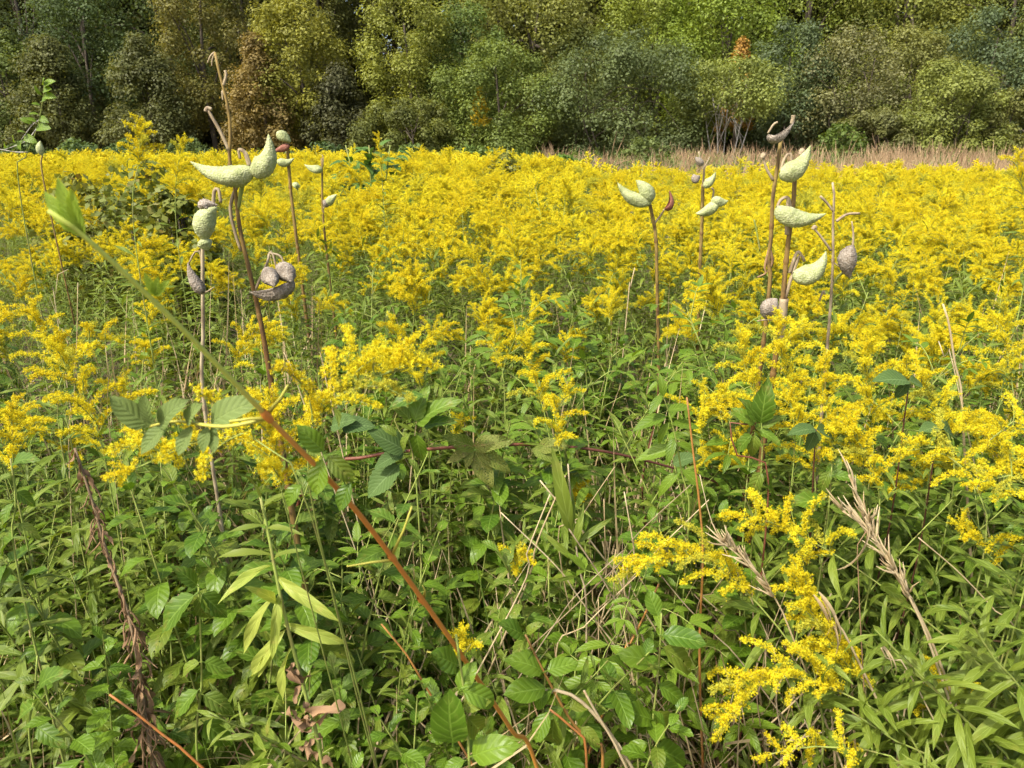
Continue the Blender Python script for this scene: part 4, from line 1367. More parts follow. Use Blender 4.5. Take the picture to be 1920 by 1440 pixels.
milkweed('milkweed stalk carrying pods in two tiers left of the paired stalks', 2.6,
         [(1318, 345), (1316, 420), (1311, 530), (1308, 640)], (3.2, 4),
         [((1318, 345), (1332, 348), (1342, 322), 9, PG), ((1310, 340), (1302, 335), (1300, 326), 8, GY), ((1346, 378), (1326, 402), (1304, 400), 11, PG), ((1335, 372), (1350, 384), (1366, 376), 10, PG), ((1318, 310), (1308, 300), (1304, 294), 6, GY)],
         [([(1318, 345), (1320, 318), (1314, 302), (1310, 284)], 2, 1.5, D), ([(1318, 318), (1328, 300), (1330, 294)], 1.5, 1, D), ([(1336, 372), (1338, 358), (1334, 352)], 2, 1.5, D)])
milkweed('left one of the paired reddish milkweed stalks with a black dried pod on top', 1.62,
         [(1465, 255), (1458, 310), (1449, 370), (1446, 440), (1440, 500), (1440, 568)], (3.5, 5.6),
         [((1440, 252), (1458, 268), (1490, 226), 11, GY, {'open_': True, 'lab': 'black brown dried open pod'})],
         [([(1450, 338), (1438, 318), (1430, 294)], 3, 2, D), ([(1429, 296), (1431, 290), (1434, 292)], 5, 4, D), ([(1440, 250), (1450, 234), (1458, 229)], 2, 2, D), ([(1484, 232), (1487, 222), (1488, 216)], 3, 4, D),
          ([(1442, 468), (1434, 500), (1436, 512), (1420, 520)], 3, 1.5, M_DEAD), ([(1443, 470), (1448, 490), (1440, 510)], 4, 2, M_DEAD), ([(1425, 470), (1418, 430), (1414, 412)], 1.5, 1.5, M_GSTEM)], dx=-0.02, tints=(0.95, 0.15, 0.0))
milkweed('right one of the paired reddish milkweed stalks with three green pods', 1.57,
         [(1490, 330), (1488, 375), (1482, 420), (1474, 490), (1468, 560), (1458, 640)], (4, 8.5),
         [((1462, 322), (1498, 332), (1520, 272), 19, PG), ((1456, 388), (1490, 428), (1550, 400), 18, PG), ((1487, 512), (1534, 530), (1549, 470), 20, PG), ((1436, 598), (1440, 575), (1458, 560), 17, GY, {'fat': 0.9})],
         [([(1489, 340), (1497, 310), (1502, 288)], 2.5, 2, D), ([(1501, 290), (1503, 282), (1507, 284)], 5, 4, D), ([(1486, 335), (1484, 300), (1480, 287), (1470, 300), (1464, 322)], 3, 2.5, D), ([(1484, 400), (1478, 372), (1464, 375), (1457, 390)], 3.5, 3, D), ([(1476, 440), (1477, 400), (1478, 372)], 5, 3.5, D),
          ([(1472, 560), (1484, 520), (1500, 478), (1508, 490)], 4, 3, D), ([(1480, 512), (1494, 474), (1502, 478)], 4, 3, D), ([(1462, 620), (1452, 602), (1436, 600), (1420, 602)], 2, 1.5, D), ([(1470, 560), (1466, 600), (1460, 640)], 9, 9, D), ([(1536, 565), (1544, 545), (1546, 552)], 2, 2, D)], dx=-0.03, tints=(0.6, 0.2, 0.05))
milkweed('bare branched dry stalk right of the paired milkweed stalks', 1.68,
         [(1561, 342), (1564, 365), (1562, 420), (1562, 480), (1558, 560), (1552, 640)], (2, 5),
         [((1600, 460), (1580, 490), (1594, 522), 16, GY, {'fat': 0.8, 'lab': 'grey hanging pod with a long beak'})],
         [([(1562, 396), (1550, 380), (1538, 368)], 2, 2.5, D), ([(1568, 415), (1588, 402), (1612, 400)], 3, 2, D), ([(1558, 470), (1540, 445), (1526, 428)], 2.5, 2, D), ([(1524, 430), (1527, 425), (1530, 428)], 4, 3, D), ([(1596, 515), (1580, 512), (1563, 530), (1560, 545)], 3, 2, M_GSTEM), ([(1598, 470), (1600, 440), (1597, 415)], 2.5, 1.5, D), ([(1560, 490), (1575, 500), (1590, 495)], 1.5, 1.5, D)], tints=(0.9, 0.5, 0.2), mat=M_DRYSTEM)


# ------------------------------------------------------------------ the arching red cane, blurred close to the camera
def hand_leaf(t, g, L, a, b, Ya, Yb, up=(-0.1, -0.35, 0.9), k=1.0, nm='leaf', label=None):
    A, B = P(a[0], a[1], Ya), P(b[0], b[1], Yb)
    d = B - A
    o = part(nm, g, t, frame(A - t.location, d, up, d.length / L * k), label)
    return o


Yc = 0.47
cane = [(90, 395, .45), (160, 445, .46), (330, 605, .49), (500, 780, .53), (640, 925, .58), (735, 1045, .63), (870, 1235, .72), (960, 1370, .80), (1010, 1450, .86)]
cw = W(cane)


def cane_y(px_):
    return float(np.interp(px_, [q[0] for q in cane], [q[2] for q in cane]))


g0 = Vector((cw[-1].x + 0.12, cw[-1].y + 0.12, 0))
t = thing('arching_cane', 'blurred arching cane, lime at its tip and red lower down, crossing the view', 'cane', g0)
cp = smooth_path(cw + [g0], 110)
cx_ = [to_px(q)[0] if to_px(q) else 1200 for q in cp]
ct_ = np.interp(cx_, [90, 430, 480, 515, 600, 700, 1000], [1.0, 0.95, 0.75, 0.2, 0.05, 0.0, 0.12])
part('cane', tube(cp, [0.0014, 0.0022, 0.0025, 0.0027, 0.0030, 0.0034, 0.0038], 10, M_CANE, list(ct_)), t, world=True)
for nd in ((500, 780), (735, 1045), (866, 1232), (640, 925), (790, 1125)):
    c = P(*nd, cane_y(nd[0]))
    dv = (P(740, 1050, .63) - P(500, 780, .53)).normalized()
    part('node', tube([c - dv * 0.006, c, c + dv * 0.006], [0.0026, 0.0035, 0.0027], 10, M_CANE, 0.0, cap=False), t, world=True)
for a, b in (((505, 772), (540, 722)), ((735, 1040), (772, 950)), ((866, 1228), (882, 1208)), ((640, 925), (652, 900)), ((500, 785), (430, 790)), ((735, 1050), (650, 1062)), ((866, 1235), (800, 1222)), ((795, 1120), (792, 1098))):
    A, B = P(*a, cane_y(a[0])), P(*b, cane_y(a[0]) - 0.01)
    part('stub', tube([A, A.lerp(B, 0.5) + Vector((.002, 0, .001)), B], [0.0017, 0.0011, 0.0008], 6, M_CANE, 0.8), t, world=True)
LIME = [leaf(0.05, 0.019, 8, 4, 0.6, 0.9, bd, 0.3, serr=0.1, wav=0.05, m=M_LIME, tint=0.3 + 0.3 * k, seed=k) for k, bd in enumerate((0.3, 0.6, 0.1))]
for i, (a, b) in enumerate((((158, 440), (92, 325)), ((155, 438), (62, 352)), ((150, 430), (128, 345)), ((158, 442), (100, 390)))):
    hand_leaf(t, LIME[i % 3], 0.05, a, b, .46, .45, up=(0.15 * i - 0.2, -1.0, 0.25), k=0.9)
for i, (a, b) in enumerate((((292, 555), (270, 512)), ((292, 555), (312, 525)), ((290, 555), (296, 518)))):
    hand_leaf(t, LIME[i % 3], 0.05, a, b, .485, .48, up=(0.2, -0.9, 0.4))
# compound leaf with greyish leaflets that the cane carries to the left
ra = W([(500, 785, .53), (420, 800, Yc + .06), (330, 790, Yc + .09), (280, 800, Yc + .1)])
rk = part('leaf_stalk', tube(ra, [0.0016, 0.001], 6, M_CANE, 0.8, n=12), t, world=True)
GRYL = [leaf(0.06, 0.034, 6, 4, 0.55, 0.75, bd, 0.25, wav=0.06, m=M_GREY, tint=0.3 * k, seed=k) for k, bd in enumerate((0.4, 0.7, 0.2))]
for i, (a, b) in enumerate((((285, 795), (262, 745)), ((300, 800), (330, 745)), ((280, 800), (205, 745)), ((310, 800), (255, 850)), ((350, 795), (362, 755)), ((360, 800), (330, 855)), ((390, 800), (375, 850)), ((395, 795), (465, 742)), ((400, 800), (400, 850)))):
    A, B = P(*a, Yc + .08), P(*b, Yc + 0.07)
    d = B - A
    part('leaflet', GRYL[i % 3], rk, frame(A - t.location, d, (-0.2, -0.7, 0.6), d.length / 0.06))
for i, (a, b) in enumerate((((610, 850), (560, 800)), ((610, 850), (665, 905)), ((605, 855), (590, 930)), ((570, 905), (520, 950)), ((660, 900), (630, 960)))):
    hand_leaf(t, OV[i % 4], 0.061, a, b, Yc + .09, Yc + .08, up=(-0.1, -0.7, 0.7))

# ------------------------------------------------------------------ yellowing plant with drooping leaves
base_pts = [(488, 930, 0.98), (505, 1010, 0.97), (522, 1100, 0.96), (548, 1210, 0.95), (575, 1310, 0.95), (605, 1440, 0.94)]
bw = W(base_pts)
g0 = Vector((bw[-1].x + 0.03, bw[-1].y, 0))
t = thing('yellowing_plant', 'drooping plant with pale yellow green leaves withered brown towards its foot', 'plant', g0)
part('stem', tube(bw + [g0], [0.0022, 0.003, 0.0034, 0.0034], 8, M_GSTEM, [1, 0.9, 0.6, 0.0, 0.0], n=50), t, world=True)
YL = [leaf(0.085, 0.0150, 9, 4, 0.75, 0.95, bd, 0.35, wav=0.18, m=M_GLEAF_PALE, tint=0.2 + 0.25 * k, twist=tw, seed=k) for k, (bd, tw) in enumerate(((0.7, 0.5), (1.1, -0.6), (0.5, 0.8)))]
PL_ = [leaf(0.085, 0.016, 6, 2, 0.75, 1.0, bd, 0.3, wav=0.1, m=M_ASTER, tint=0.6 + 0.2 * k, seed=k) for k, bd in enumerate((0.5, 0.8))]
for i, (a, b) in enumerate((((518, 1080), (606, 1155)), ((530, 1170), (640, 1205)), ((512, 1120), (440, 1215)), ((525, 1110), (508, 1225)), ((535, 1180), (445, 1290)), ((545, 1215), (510, 1310)), ((510, 1060), (412, 1100)), ((505, 1060), (430, 1085)), ((530, 1190), (475, 1265)), ((520, 1130), (498, 1105)))):
    hand_leaf(t, YL[i % 3], 0.085, a, b, 0.965, 0.91 + 0.02 * (i % 3), up=(-0.7 + 0.28 * (i % 5), -0.5, 0.8 - 0.3 * (i % 2)), k=1.15)
for i, (a, b) in enumerate((((490, 950), (440, 930)), ((492, 950), (545, 905)), ((498, 985), (420, 990)), ((508, 1040), (400, 1024)), ((505, 1050), (560, 1020)), ((500, 990), (560, 985)), ((488, 935), (470, 880)), ((490, 930), (505, 870)))):
    hand_leaf(t, PL_[i % 2], 0.085, a, b, 0.97, 0.95, up=(0, -0.3, 0.9))
WL = [leaf(0.05, 0.02, 7, 4, 0.6, 0.8, bd, 0.6, wav=0.35, m=M_DEAD, tint=0.6 + 0.2 * k, twist=1.5, seed=k) for k, bd in enumerate((1.5, 2.2))]
rg = random.Random(8)
for i in range(16):
    f = rg.random()
    a = (552 + 50 * f + rg.uniform(-4, 4), 1240 + 190 * f)
    b = (a[0] + rg.uniform(-45, 45), a[1] + rg.uniform(5, 45))
    hand_leaf(t, WL[i % 2], 0.045, a, b, 0.94, 0.93 + rg.uniform(-.02, .02), up=(rg.uniform(-1, 1), -0.6, rg.uniform(-.5, 1)), k=rg.uniform(0.7, 1.25), nm='withered_leaf', label='curled brown withered leaf' if i == 0 else None)

# ------------------------------------------------------------------ dead brown stalk hung with curled leaves
bw = W([(140, 840, 1.12), (170, 930, 1.11), (205, 1050, 1.1), (240, 1150, 1.08), (262, 1260, 1.07), (290, 1440, 1.05)])
g0 = Vector((bw[-1].x + 0.02, bw[-1].y, 0))
t = thing('dead_stalk', 'dead brown leaning stalk hung with shrivelled curled leaves at left', 'dead plant', g0)
sp = smooth_path(bw + [g0], 60)
part('stalk', tube(sp, [0.002, 0.003, 0.0036], 7, M_DRYSTEM, [0.1, 0.3]), t, world=True)
CU = []
for k in range(5):
    r_ = random.Random(60 + k)
    pts = [Vector((0, 0, 0)), Vector((r_.uniform(.006, .012), r_.uniform(-.004, .004), -0.004)), Vector((r_.uniform(.009, .016), r_.uniform(-.008, .008), -0.026)), Vector((r_.uniform(.004, .015), r_.uniform(-.010, .010), -0.052))]
    CU.append(tube(pts, [0.0006, 0.0014, 0.0021, 0.0012, 0.0004], 5, M_DEAD, [0.2 + 0.15 * k, 0.9], n=9))
CU += [leaf(0.055, 0.009, 8, 2, 0.5, 0.7, bd, 0.9, wav=0.5, m=M_DEAD, tint=0.3 + 0.3 * k, twist=tw, seed=k).tf(Matrix.Rotation(-1.15, 4, 'X')) for k, (bd, tw) in enumerate(((0.9, 1.6), (1.5, -2.2), (0.4, 2.5)))]
for i in range(170):
    f = rg.random() ** 0.85 * 0.72
    c = Vector([np.interp(f * 59, range(60), sp[:, q]) for q in range(3)])
    part('withered_leaf', CU[i % 8], t, Matrix.Translation(c - t.location) @ Matrix.Rotation(rg.random() * 6.28, 4, 'Z') @ Matrix.Rotation(rg.uniform(-1.0, .6), 4, 'X') @ Matrix.Scale(rg.uniform(0.7, 1.4) * (0.6 + 0.75 * f), 4))

# ------------------------------------------------------------------ bramble runner with dark pleated leaves
bw = W([(600, 880, 1.52), (680, 858, 1.5), (760, 846, 1.5), (900, 836, 1.52), (1010, 834, 1.55), (1130, 846, 1.57), (1250, 874, 1.6), (1345, 905, 1.62), (1440, 950, 1.7)])
g0 = Vector((bw[0].x - 0.25, bw[0].y + 0.1, 0))
t = thing('bramble', 'dark red bramble runner lying level across the middle with blue green leaves', 'bramble', g0)
sp = smooth_path([g0, bw[0] + Vector((-.1, .05, -.2))] + bw, 90)
part('stem', tube(sp, [0.0045, 0.004, 0.0035, 0.002], 8, M_BSTEM, [0.1, 0.2, 0.9, 0.8, 0.1, 0.0]), t, world=True)
th = []
for i in range(60):
    k = rg.randrange(20, 88)
    d = Vector((rg.gauss(0, 1), rg.gauss(0, 1), rg.gauss(0, 1))).normalized()
    c = Vector(sp[k])
    th.append(tube([c, c + d * 0.009], [0.0013, 0.0002], 4, M_BSTEM, 0.8, cap=False))
o = part('thorn', join(th), t, world=True, kind='stuff')
for i, (a, b, s) in enumerate((((760, 846), (690, 800), 1), ((758, 850), (690, 870), 1), ((750, 870), (680, 935), 1.05), ((640, 800), (720, 790), 0.8), ((1260, 870), (1330, 840), 0.8), ((620, 800), (680, 775), 0.8))):
    hand_leaf(t, BL[i % 3], 0.089, a, b, 1.49, 1.45, up=(-0.2, -0.6, 0.7), k=s * 0.9)
CHW = [leaf(0.11, w_, 10, 4, 0.5, 0.9, bd, 0.2, wav=0.1, m=M_CHEWED, tint=0.3 * k, seed=k) for k, (w_, bd) in enumerate(((0.05, 0.5), (0.045, 0.9), (0.055, 0.3)))]
for i, (a, b) in enumerate((((890, 840), (800, 800)), ((885, 842), (860, 900)), ((890, 845), (945, 960)), ((890, 838), (1000, 810)), ((880, 845), (810, 870)), ((1010, 838), (1100, 830)), ((1000, 840), (1080, 880)), ((900, 845), (1000, 910)))):
    hand_leaf(t, CHW[i % 3], 0.11, a, b, 1.5, 1.44, up=(-0.2, -0.7, 0.6), k=0.62, nm='chewed_leaf', label='lacy insect eaten leaf' if i == 0 else None)
for j, (cx, cy, Yb, lb) in enumerate(((1705, 715, 1.36, 'dark bramble spray showing among the crowded goldenrods at right'), (1530, 805, 1.26, 'dark bramble leaves beneath the orange tinged goldenrod'), (1760, 800, 1.3, 'dark bramble spray left of the level flat plume'))):
    c = P(cx, cy, Yb)
    t = thing('bramble', lb, 'bramble', (c.x, c.y + 0.1, 0))
    part('stem', tube([(c.x, c.y + .1, 0), (c.x + .05, c.y + .08, c.z * .6), (c.x, c.y, c.z)], [0.0022, 0.0014], 6, M_BSTEM, 0.2, n=14), t, world=True)
    for i, (dx_, dy_) in enumerate(((-52, -12), (-20, 34), (40, 6))):
        hand_leaf(t, BL[(i + j) % 3], 0.089, (cx, cy), (cx + dx_ + 14 * j - 10, cy + dy_ + 9 * j), Yb, Yb + 0.02 * (i - 1), up=(-0.1 + 0.3 * i, -0.4, 0.8))


# ------------------------------------------------------------------ broad leaved shoots placed by hand
def shoot(label, stem, leaves_, geo, L, mat, Y0, rad=0.0022, tint=(0.9, 0.5, 0.2), name='broadleaf_plant', dx=0.0, up=(-0.1, -0.45, 0.85), dY=0.03, cat='plant'):
    bw_ = W([(q[0], q[1], Y0) for q in stem])
    g_ = Vector((bw_[-1].x + dx, bw_[-1].y + 0.02, 0))
    t_ = thing(name, label, cat, g_)
    part('stem', tube(bw_ + [g_], [rad * 0.6, rad, rad * 1.1], 7, mat, tint, n=36), t_, world=True)
    for i_, (a_, b_) in enumerate(leaves_):
        hand_leaf(t_, geo[i_ % len(geo)], L, a_, b_, Y0 - 0.004, Y0 - dY + 0.02 * (i_ % 3), up=up)
    return t_


shoot('smooth leaved shoot with one large bright leaf at the bottom middle', [(855, 1190), (870, 1300), (880, 1440)],
      [((850, 1400), (835, 1315)), ((862, 1330), (915, 1310)), ((858, 1300), (890, 1240)), ((880, 1420), (950, 1390)), ((875, 1425), (830, 1440)), ((872, 1340), (920, 1390)), ((862, 1250), (815, 1225)), ((860, 1290), (945, 1320))], OV, 0.061, M_GSTEM, 0.70, up=(-0.1, -0.6, 0.8))
shoot('orange stemmed shoot with rounded leaves at the lower middle', [(985, 1190), (1020, 1260), (1070, 1350), (1115, 1400), (1130, 1440)],
      [((985, 1195), (945, 1165)), ((985, 1190), (1010, 1165)), ((1020, 1260), (1085, 1240)), ((1020, 1262), (965, 1225)), ((1060, 1325), (1010, 1360)), ((1062, 1330), (1120, 1310)), ((1030, 1290), (945, 1300)), ((1040, 1290), (985, 1330)), ((1000, 1220), (965, 1250)), ((1085, 1360), (1130, 1400))], OV, 0.061, M_ORANGE, 1.0, 0.003, (1, 0.8, 0.1))
shoot('orange brown bare stems rising at the bottom right of middle', [(1030, 1330), (1070, 1365), (1100, 1440)], [((1030, 1330), (1000, 1395)), ((1040, 1340), (1030, 1420))], OV, 0.061, M_ORANGE, 0.96, 0.003, (0.1, 0.1, 0.1))
shoot('glossy leaved plant left of the low drooping goldenrod spray', [(1240, 1150), (1235, 1250), (1215, 1440)],
      [((1235, 1190), (1325, 1200)), ((1236, 1210), (1320, 1260)), ((1235, 1160), (1215, 1105)), ((1232, 1250), (1175, 1215)), ((1230, 1280), (1290, 1320)), ((1226, 1330), (1270, 1395)), ((1225, 1350), (1170, 1330)), ((1220, 1390), (1160, 1420)), ((1220, 1400), (1300, 1430))], OV, 0.061, M_GSTEM, 1.03)
shoot('compound leaved seedling with glossy paired leaflets at the centre right', [(1240, 735), (1262, 800), (1280, 900), (1290, 1000)],
      [((1242, 740), (1215, 775)), ((1244, 745), (1240, 700)), ((1250, 770), (1300, 760)), ((1252, 780), (1185, 800)), ((1256, 790), (1225, 835)), ((1258, 795), (1315, 800)), ((1264, 820), (1250, 870)), ((1266, 830), (1320, 850)), ((1268, 840), (1190, 860)), ((1276, 880), (1330, 920)), ((1276, 885), (1220, 930))], AS, 0.063, M_GSTEM, 1.38, name='leaflet_plant')
shoot('glossy pointed leaved shoot on a red stem below the crowded goldenrods', [(1445, 760), (1420, 800), (1370, 790), (1385, 860), (1440, 940)],
      [((1425, 800), (1440, 715)), ((1425, 805), (1470, 770)), ((1418, 800), (1370, 760)), ((1420, 805), (1470, 830)), ((1415, 810), (1410, 870)), ((1412, 812), (1375, 850)), ((1422, 800), (1400, 740)), ((1430, 880), (1400, 940)), ((1432, 890), (1455, 930))], TO, 0.083, M_BSTEM, 1.28, tint=(0.9, 0.8, 0.9), name='toothed_plant')
shoot('broad dark leaves beside the tops of the dry seed stalks', [(1560, 870), (1555, 940), (1540, 1060)],
      [((1560, 890), (1620, 900)), ((1558, 880), (1530, 930)), ((1556, 900), (1575, 850)), ((1552, 940), (1480, 935)), ((1550, 950), (1610, 960)), ((1548, 960), (1500, 1000))], TO, 0.083, M_GSTEM, 1.25, name='toothed_plant')
shoot('large toothed leaves standing in the middle of the left foreground', [(372, 1095), (375, 1160), (378, 1280), (372, 1440)],
      [((372, 1110), (275, 1190)), ((372, 1112), (388, 1185)), ((374, 1110), (430, 1160)), ((372, 1100), (330, 1060)), ((378, 1240), (320, 1265)), ((378, 1240), (440, 1260)), ((376, 1290), (310, 1350)), ((376, 1300), (450, 1340)), ((376, 1350), (440, 1400))], TO, 0.083, M_GSTEM, 1.05, name='toothed_plant')
shoot('bright oval leaves in the bottom left corner', [(70, 1230), (66, 1300), (64, 1440)], [((70, 1290), (108, 1250)), ((70, 1300), (85, 1360)), ((68, 1320), (20, 1350)), ((66, 1360), (120, 1400)), ((66, 1280), (20, 1270))], TO, 0.083, M_GSTEM, 0.98, name='toothed_plant')
shoot('leafy spray with broad pale leaves in front of the red runner', [(760, 740), (740, 800), (780, 900)],
      [((800, 740), (720, 755)), ((770, 790), (735, 745)), ((775, 795), (800, 720)), ((775, 800), (850, 735)), ((770, 810), (740, 850)), ((780, 810), (790, 870)), ((790, 800), (850, 780)), ((745, 820), (715, 790))], TO, 0.083, M_GSTEM, 1.44, name='toothed_plant')
shoot('dark leaves at the far left edge', [(20, 860), (30, 940), (40, 1100)], [((22, 870), (60, 850)), ((24, 890), (-20, 900)), ((28, 920), (70, 950)), ((28, 940), (-10, 990)), ((32, 980), (80, 1010)), ((32, 1000), (-10, 1040))], TO, 0.083, M_GSTEM, 1.1, name='toothed_plant')
shoot('stiff young shoot with upright narrow leaves at the field centre', [(1065, 870), (1072, 960), (1085, 1060), (1100, 1180)],
      [((1070, 1000), (1040, 850)), ((1072, 1000), (1068, 900)), ((1076, 1020), (1150, 970)), ((1074, 1030), (1095, 960)), ((1076, 1050), (1020, 1000)), ((1082, 1070), (1150, 1050)), ((1082, 1080), (1035, 1090))], LL, 0.105, M_DRYSTEM, 1.22, tint=(1, 0.8, 0.5), name='lance_leaf_plant', up=(0, -0.8, 0.4))
for i, (px_, py_, Y_, kd) in enumerate(((372, 800, 1.28, 'lance'), (398, 840, 1.22, 'toothed'), (445, 875, 1.3, 'aster'), (500, 830, 1.3, 'ovate'), (535, 800, 1.34, 'lance'), (565, 850, 1.24, 'toothed'), (345, 870, 1.2, 'ovate'), (600, 880, 1.25, 'ovate'),
                                       (1405, 850, 1.36, 'lance'), (1440, 880, 1.32, 'ovate'), (1480, 870, 1.36, 'lance'), (1300, 780, 1.7, 'lance'), (1235, 720, 2.1, 'lance'), (90, 860, 1.3, 'lance'), (150, 900, 1.22, 'ovate'), (230, 880, 1.25, 'lance'))):
    c = P(px_, py_, Y_)
    lead = {'aster': 'tall fine leaved plant', 'lance': 'tall narrow leaved stem', 'toothed': 'tall toothed leaved plant', 'ovate': 'tall round leaved plant'}[kd]
    side = ('screening the thin pale milkweed stem', 'just right of the thin pale milkweed stem', 'below the grey green leaflets', 'at the foot of the tall podded milkweed', 'hugging the tall podded milkweed stalk', 'right of the tall podded milkweed foot', 'left of the thin pale milkweed stem', 'behind the red part of the cane',
            'left of the paired milkweed feet', 'before the paired milkweed feet', 'right of the paired milkweed feet', 'below the two tier podded stalk', 'below the rabbit ear podded stalk', 'above the dead stalk, far left', 'left of the dead stalk top', 'right of the dead stalk top')[i]
    build({'aster': 'aster_plant', 'lance': 'lance_leaf_plant', 'toothed': 'toothed_plant', 'ovate': 'broadleaf_plant'}[kd], lead + ' ' + side, 'plant', (c.x, Y_, 0), LEAFY[(kd, 3)], None, i * 1.7, c.z / 0.95)
BIGR = [leafy('ovate', 8000 + k, 0.62, 0.2) for k in range(4)]
BIGT = [leafy('ovate', 8010 + k, 0.9, 0.2) for k in range(2)]
SPOTS = ((835, 1290, 1.0, 'left of the red cane foot'), (930, 1120, 1.14, 'above the red cane foot'), (1010, 1085, 1.2, 'above the orange stemmed shoot'), (1085, 1190, 1.1, 'behind the orange stemmed shoot'), (1150, 1270, 1.02, 'right of the lying straw'),
         (1240, 1360, 0.96, 'at the bottom, right of the broken straws'), (960, 1400, 0.93, 'at the bottom between cane foot and broken straw'), (1330, 1400, 0.95, 'at the bottom under the drooping spray'), (760, 1390, 0.95, 'at the bottom left of the big bright leaf'), (1370, 850, 1.45, 'beside the glossy seedling'),
         (1480, 930, 1.3, 'under the crowded goldenrods'), (690, 1010, 1.2, 'left of the upper red cane'), (230, 1250, 1.0, 'right of the bottom left oval leaves'), (430, 1330, 0.97, 'left of the withered stem foot'), (120, 1130, 1.1, 'left of the dead stalk middle'), (1620, 980, 1.25, 'beside the brown curled blade'))
for i, (px_, py_, Y_, wh) in enumerate(SPOTS):
    c = P(px_, py_, Y_)
    build('broadleaf_plant', 'fresh round leaved shoot ' + wh, 'plant', (c.x, Y_, 0), BIGR[i % 4] if c.z < 0.75 else BIGT[i % 2], 'fresh round leaved shoots', i * 2.1, c.z / (0.62 if c.z < 0.75 else 0.9))
# lance leaved stems sweeping up from the bottom right corner
for i, (st, lb) in enumerate((([(1640, 1180), (1720, 1260), (1810, 1350), (1900, 1440)], 'lance leaved stem sweeping up left from the bottom right corner'),
                              ([(1700, 1250), (1790, 1330), (1870, 1440)], 'shorter lance leaved stem below the sweeping corner stem'),
                              ([(1590, 1330), (1680, 1390), (1760, 1440)], 'lowest lance leaved stem along the bottom at right'),
                              ([(1800, 1130), (1860, 1230), (1930, 1330)], 'lance leaved stem at the right edge above the corner'))):
    bw = rooted([(a, b, 1.0) for a, b in st], 0.1)
    base = bw[0].copy()
    build('lance_leaf_plant', lb, 'plant', base, goldenrod([q - base for q in bw], 0.02, 3000 + i, leaf_step=0.012, leaf_from=0.4, plume=False, leaves=LL, leaf_scale=1.1, r0=0.003), 'lance leaved stems in the right corner')


# ------------------------------------------------------------------ dry straws
def straw(label, pts, r, m=M_STRAW, head=None, blade=None, name='dry_stalk', tint=0.6, Y=1.15, root=True, dx=0.04):
    bw_ = W([(q[0], q[1], q[2] if len(q) > 2 else Y) for q in pts])
    dr = bw_[-1] - bw_[-2]
    ext = max(-0.35, min(0.35, dr.x * bw_[-1].z / max(0.02, -dr.z) * 0.8))
    g_ = Vector((bw_[-1].x + dx + ext, bw_[-1].y + 0.02, 0)) if root else bw_[-1]
    t_ = thing(name, label, 'dry grass', g_)
    part('stem', tube(bw_ + ([g_] if root and g_.z < bw_[-1].z - .02 else []), [r * 0.6, r, r * 1.15], 6, m, tint, n=36), t_, world=True)
    if head:
        r_ = random.Random(len(label))
        c = smooth_path(bw_, 40)
        n_ = int(40 * head)
        for q in range(n_ * 2):
            i_ = r_.randrange(n_)
            d_ = Vector(c[0] - c[min(39, n_)]).normalized()
            s_ = Vector((r_.gauss(0, 1), r_.gauss(0, 1), r_.gauss(0, 1))) * 0.22
            o_ = Vector(c[i_])
            part('seed_spikelet', SPK[q % 3], t_, frame(o_ - t_.location, d_ + s_, (0, -0.5, 0.8), r_.uniform(0.8, 1.6)))
    if blade:
        for a_, b_ in blade:
            hand_leaf(t_, BLD[len(a_) % 2], 0.16, a_, b_, bw_[0].y, bw_[0].y - 0.03, up=(0.4, -0.8, 0.2), nm='blade')
    return t_


SPK = [tube([(0, 0, 0), (0.001 * k, 0.008, 0.001), (0, 0.02, 0.002 * k), (0, 0.034, 0.003)], [0.0005, 0.0016, 0.0011, 0.0003], 4, M_STRAW, 0.4 + 0.25 * k) for k in range(3)]
BLD = [leaf(0.16, 0.011, 9, 2, 0.3, 0.6, bd, 0.5, m=M_STRAW, tint=0.2, twist=0.8, seed=k) for k, bd in enumerate((1.2, 1.8))]
straw('tall dry seed stalk leaning left, longest of the tan bundle at right', [(1592, 890), (1630, 985), (1680, 1080), (1720, 1145), (1780, 1290)], 0.0026, head=0.6, tint=0.85, Y=1.06)
straw('second tan seed stalk fused to the long leaning one', [(1580, 958), (1622, 990), (1665, 1050), (1710, 1130), (1765, 1270)], 0.0024, head=0.55, tint=0.8, Y=1.05)
straw('brown curled grass blade hanging beside the tan seed stalks', [(1625, 995), (1608, 1020), (1610, 1090), (1615, 1200)], 0.0012, M_DEAD, blade=[((1630, 990), (1606, 1110)), ((1626, 996), (1612, 1100))], tint=0.9, Y=1.04)
straw('pale feathery grass head below the leaning goldenrods', [(1350, 1015), (1390, 1045), (1425, 1085), (1455, 1125), (1500, 1230)], 0.0020, head=0.6, tint=1.0, Y=1.08)
straw('thin pale grass stem curving over the broad leaves', [(1312, 890), (1335, 980), (1375, 1060), (1420, 1150)], 0.0012, tint=1.0)
straw('bundle of folded dry leaves behind the large low plume', [(1530, 1120), (1570, 1190), (1600, 1220)], 0.0024, blade=[((1525, 1115), (1600, 1215)), ((1540, 1120), (1590, 1210)), ((1555, 1140), (1615, 1240)), ((1535, 1110), (1625, 1225)), ((1560, 1165), (1600, 1270))], tint=0.9, Y=1.03)
straw('pale curled straw leaf right of the large low plume', [(1650, 1210), (1670, 1245), (1720, 1290)], 0.0016, blade=[((1650, 1208), (1700, 1270)), ((1655, 1210), (1715, 1285))], tint=1.0, Y=1.0)
straw('white thin dry stem slanting at the right edge', [(1722, 1008), (1800, 1075), (1870, 1150), (1930, 1225)], 0.0016, tint=1.0)
straw('split tan stalk standing behind the goldenrod leaning left', [(1768, 570), (1780, 610), (1790, 680), (1800, 720), (1806, 800)], 0.0035, tint=0.9, Y=1.55)
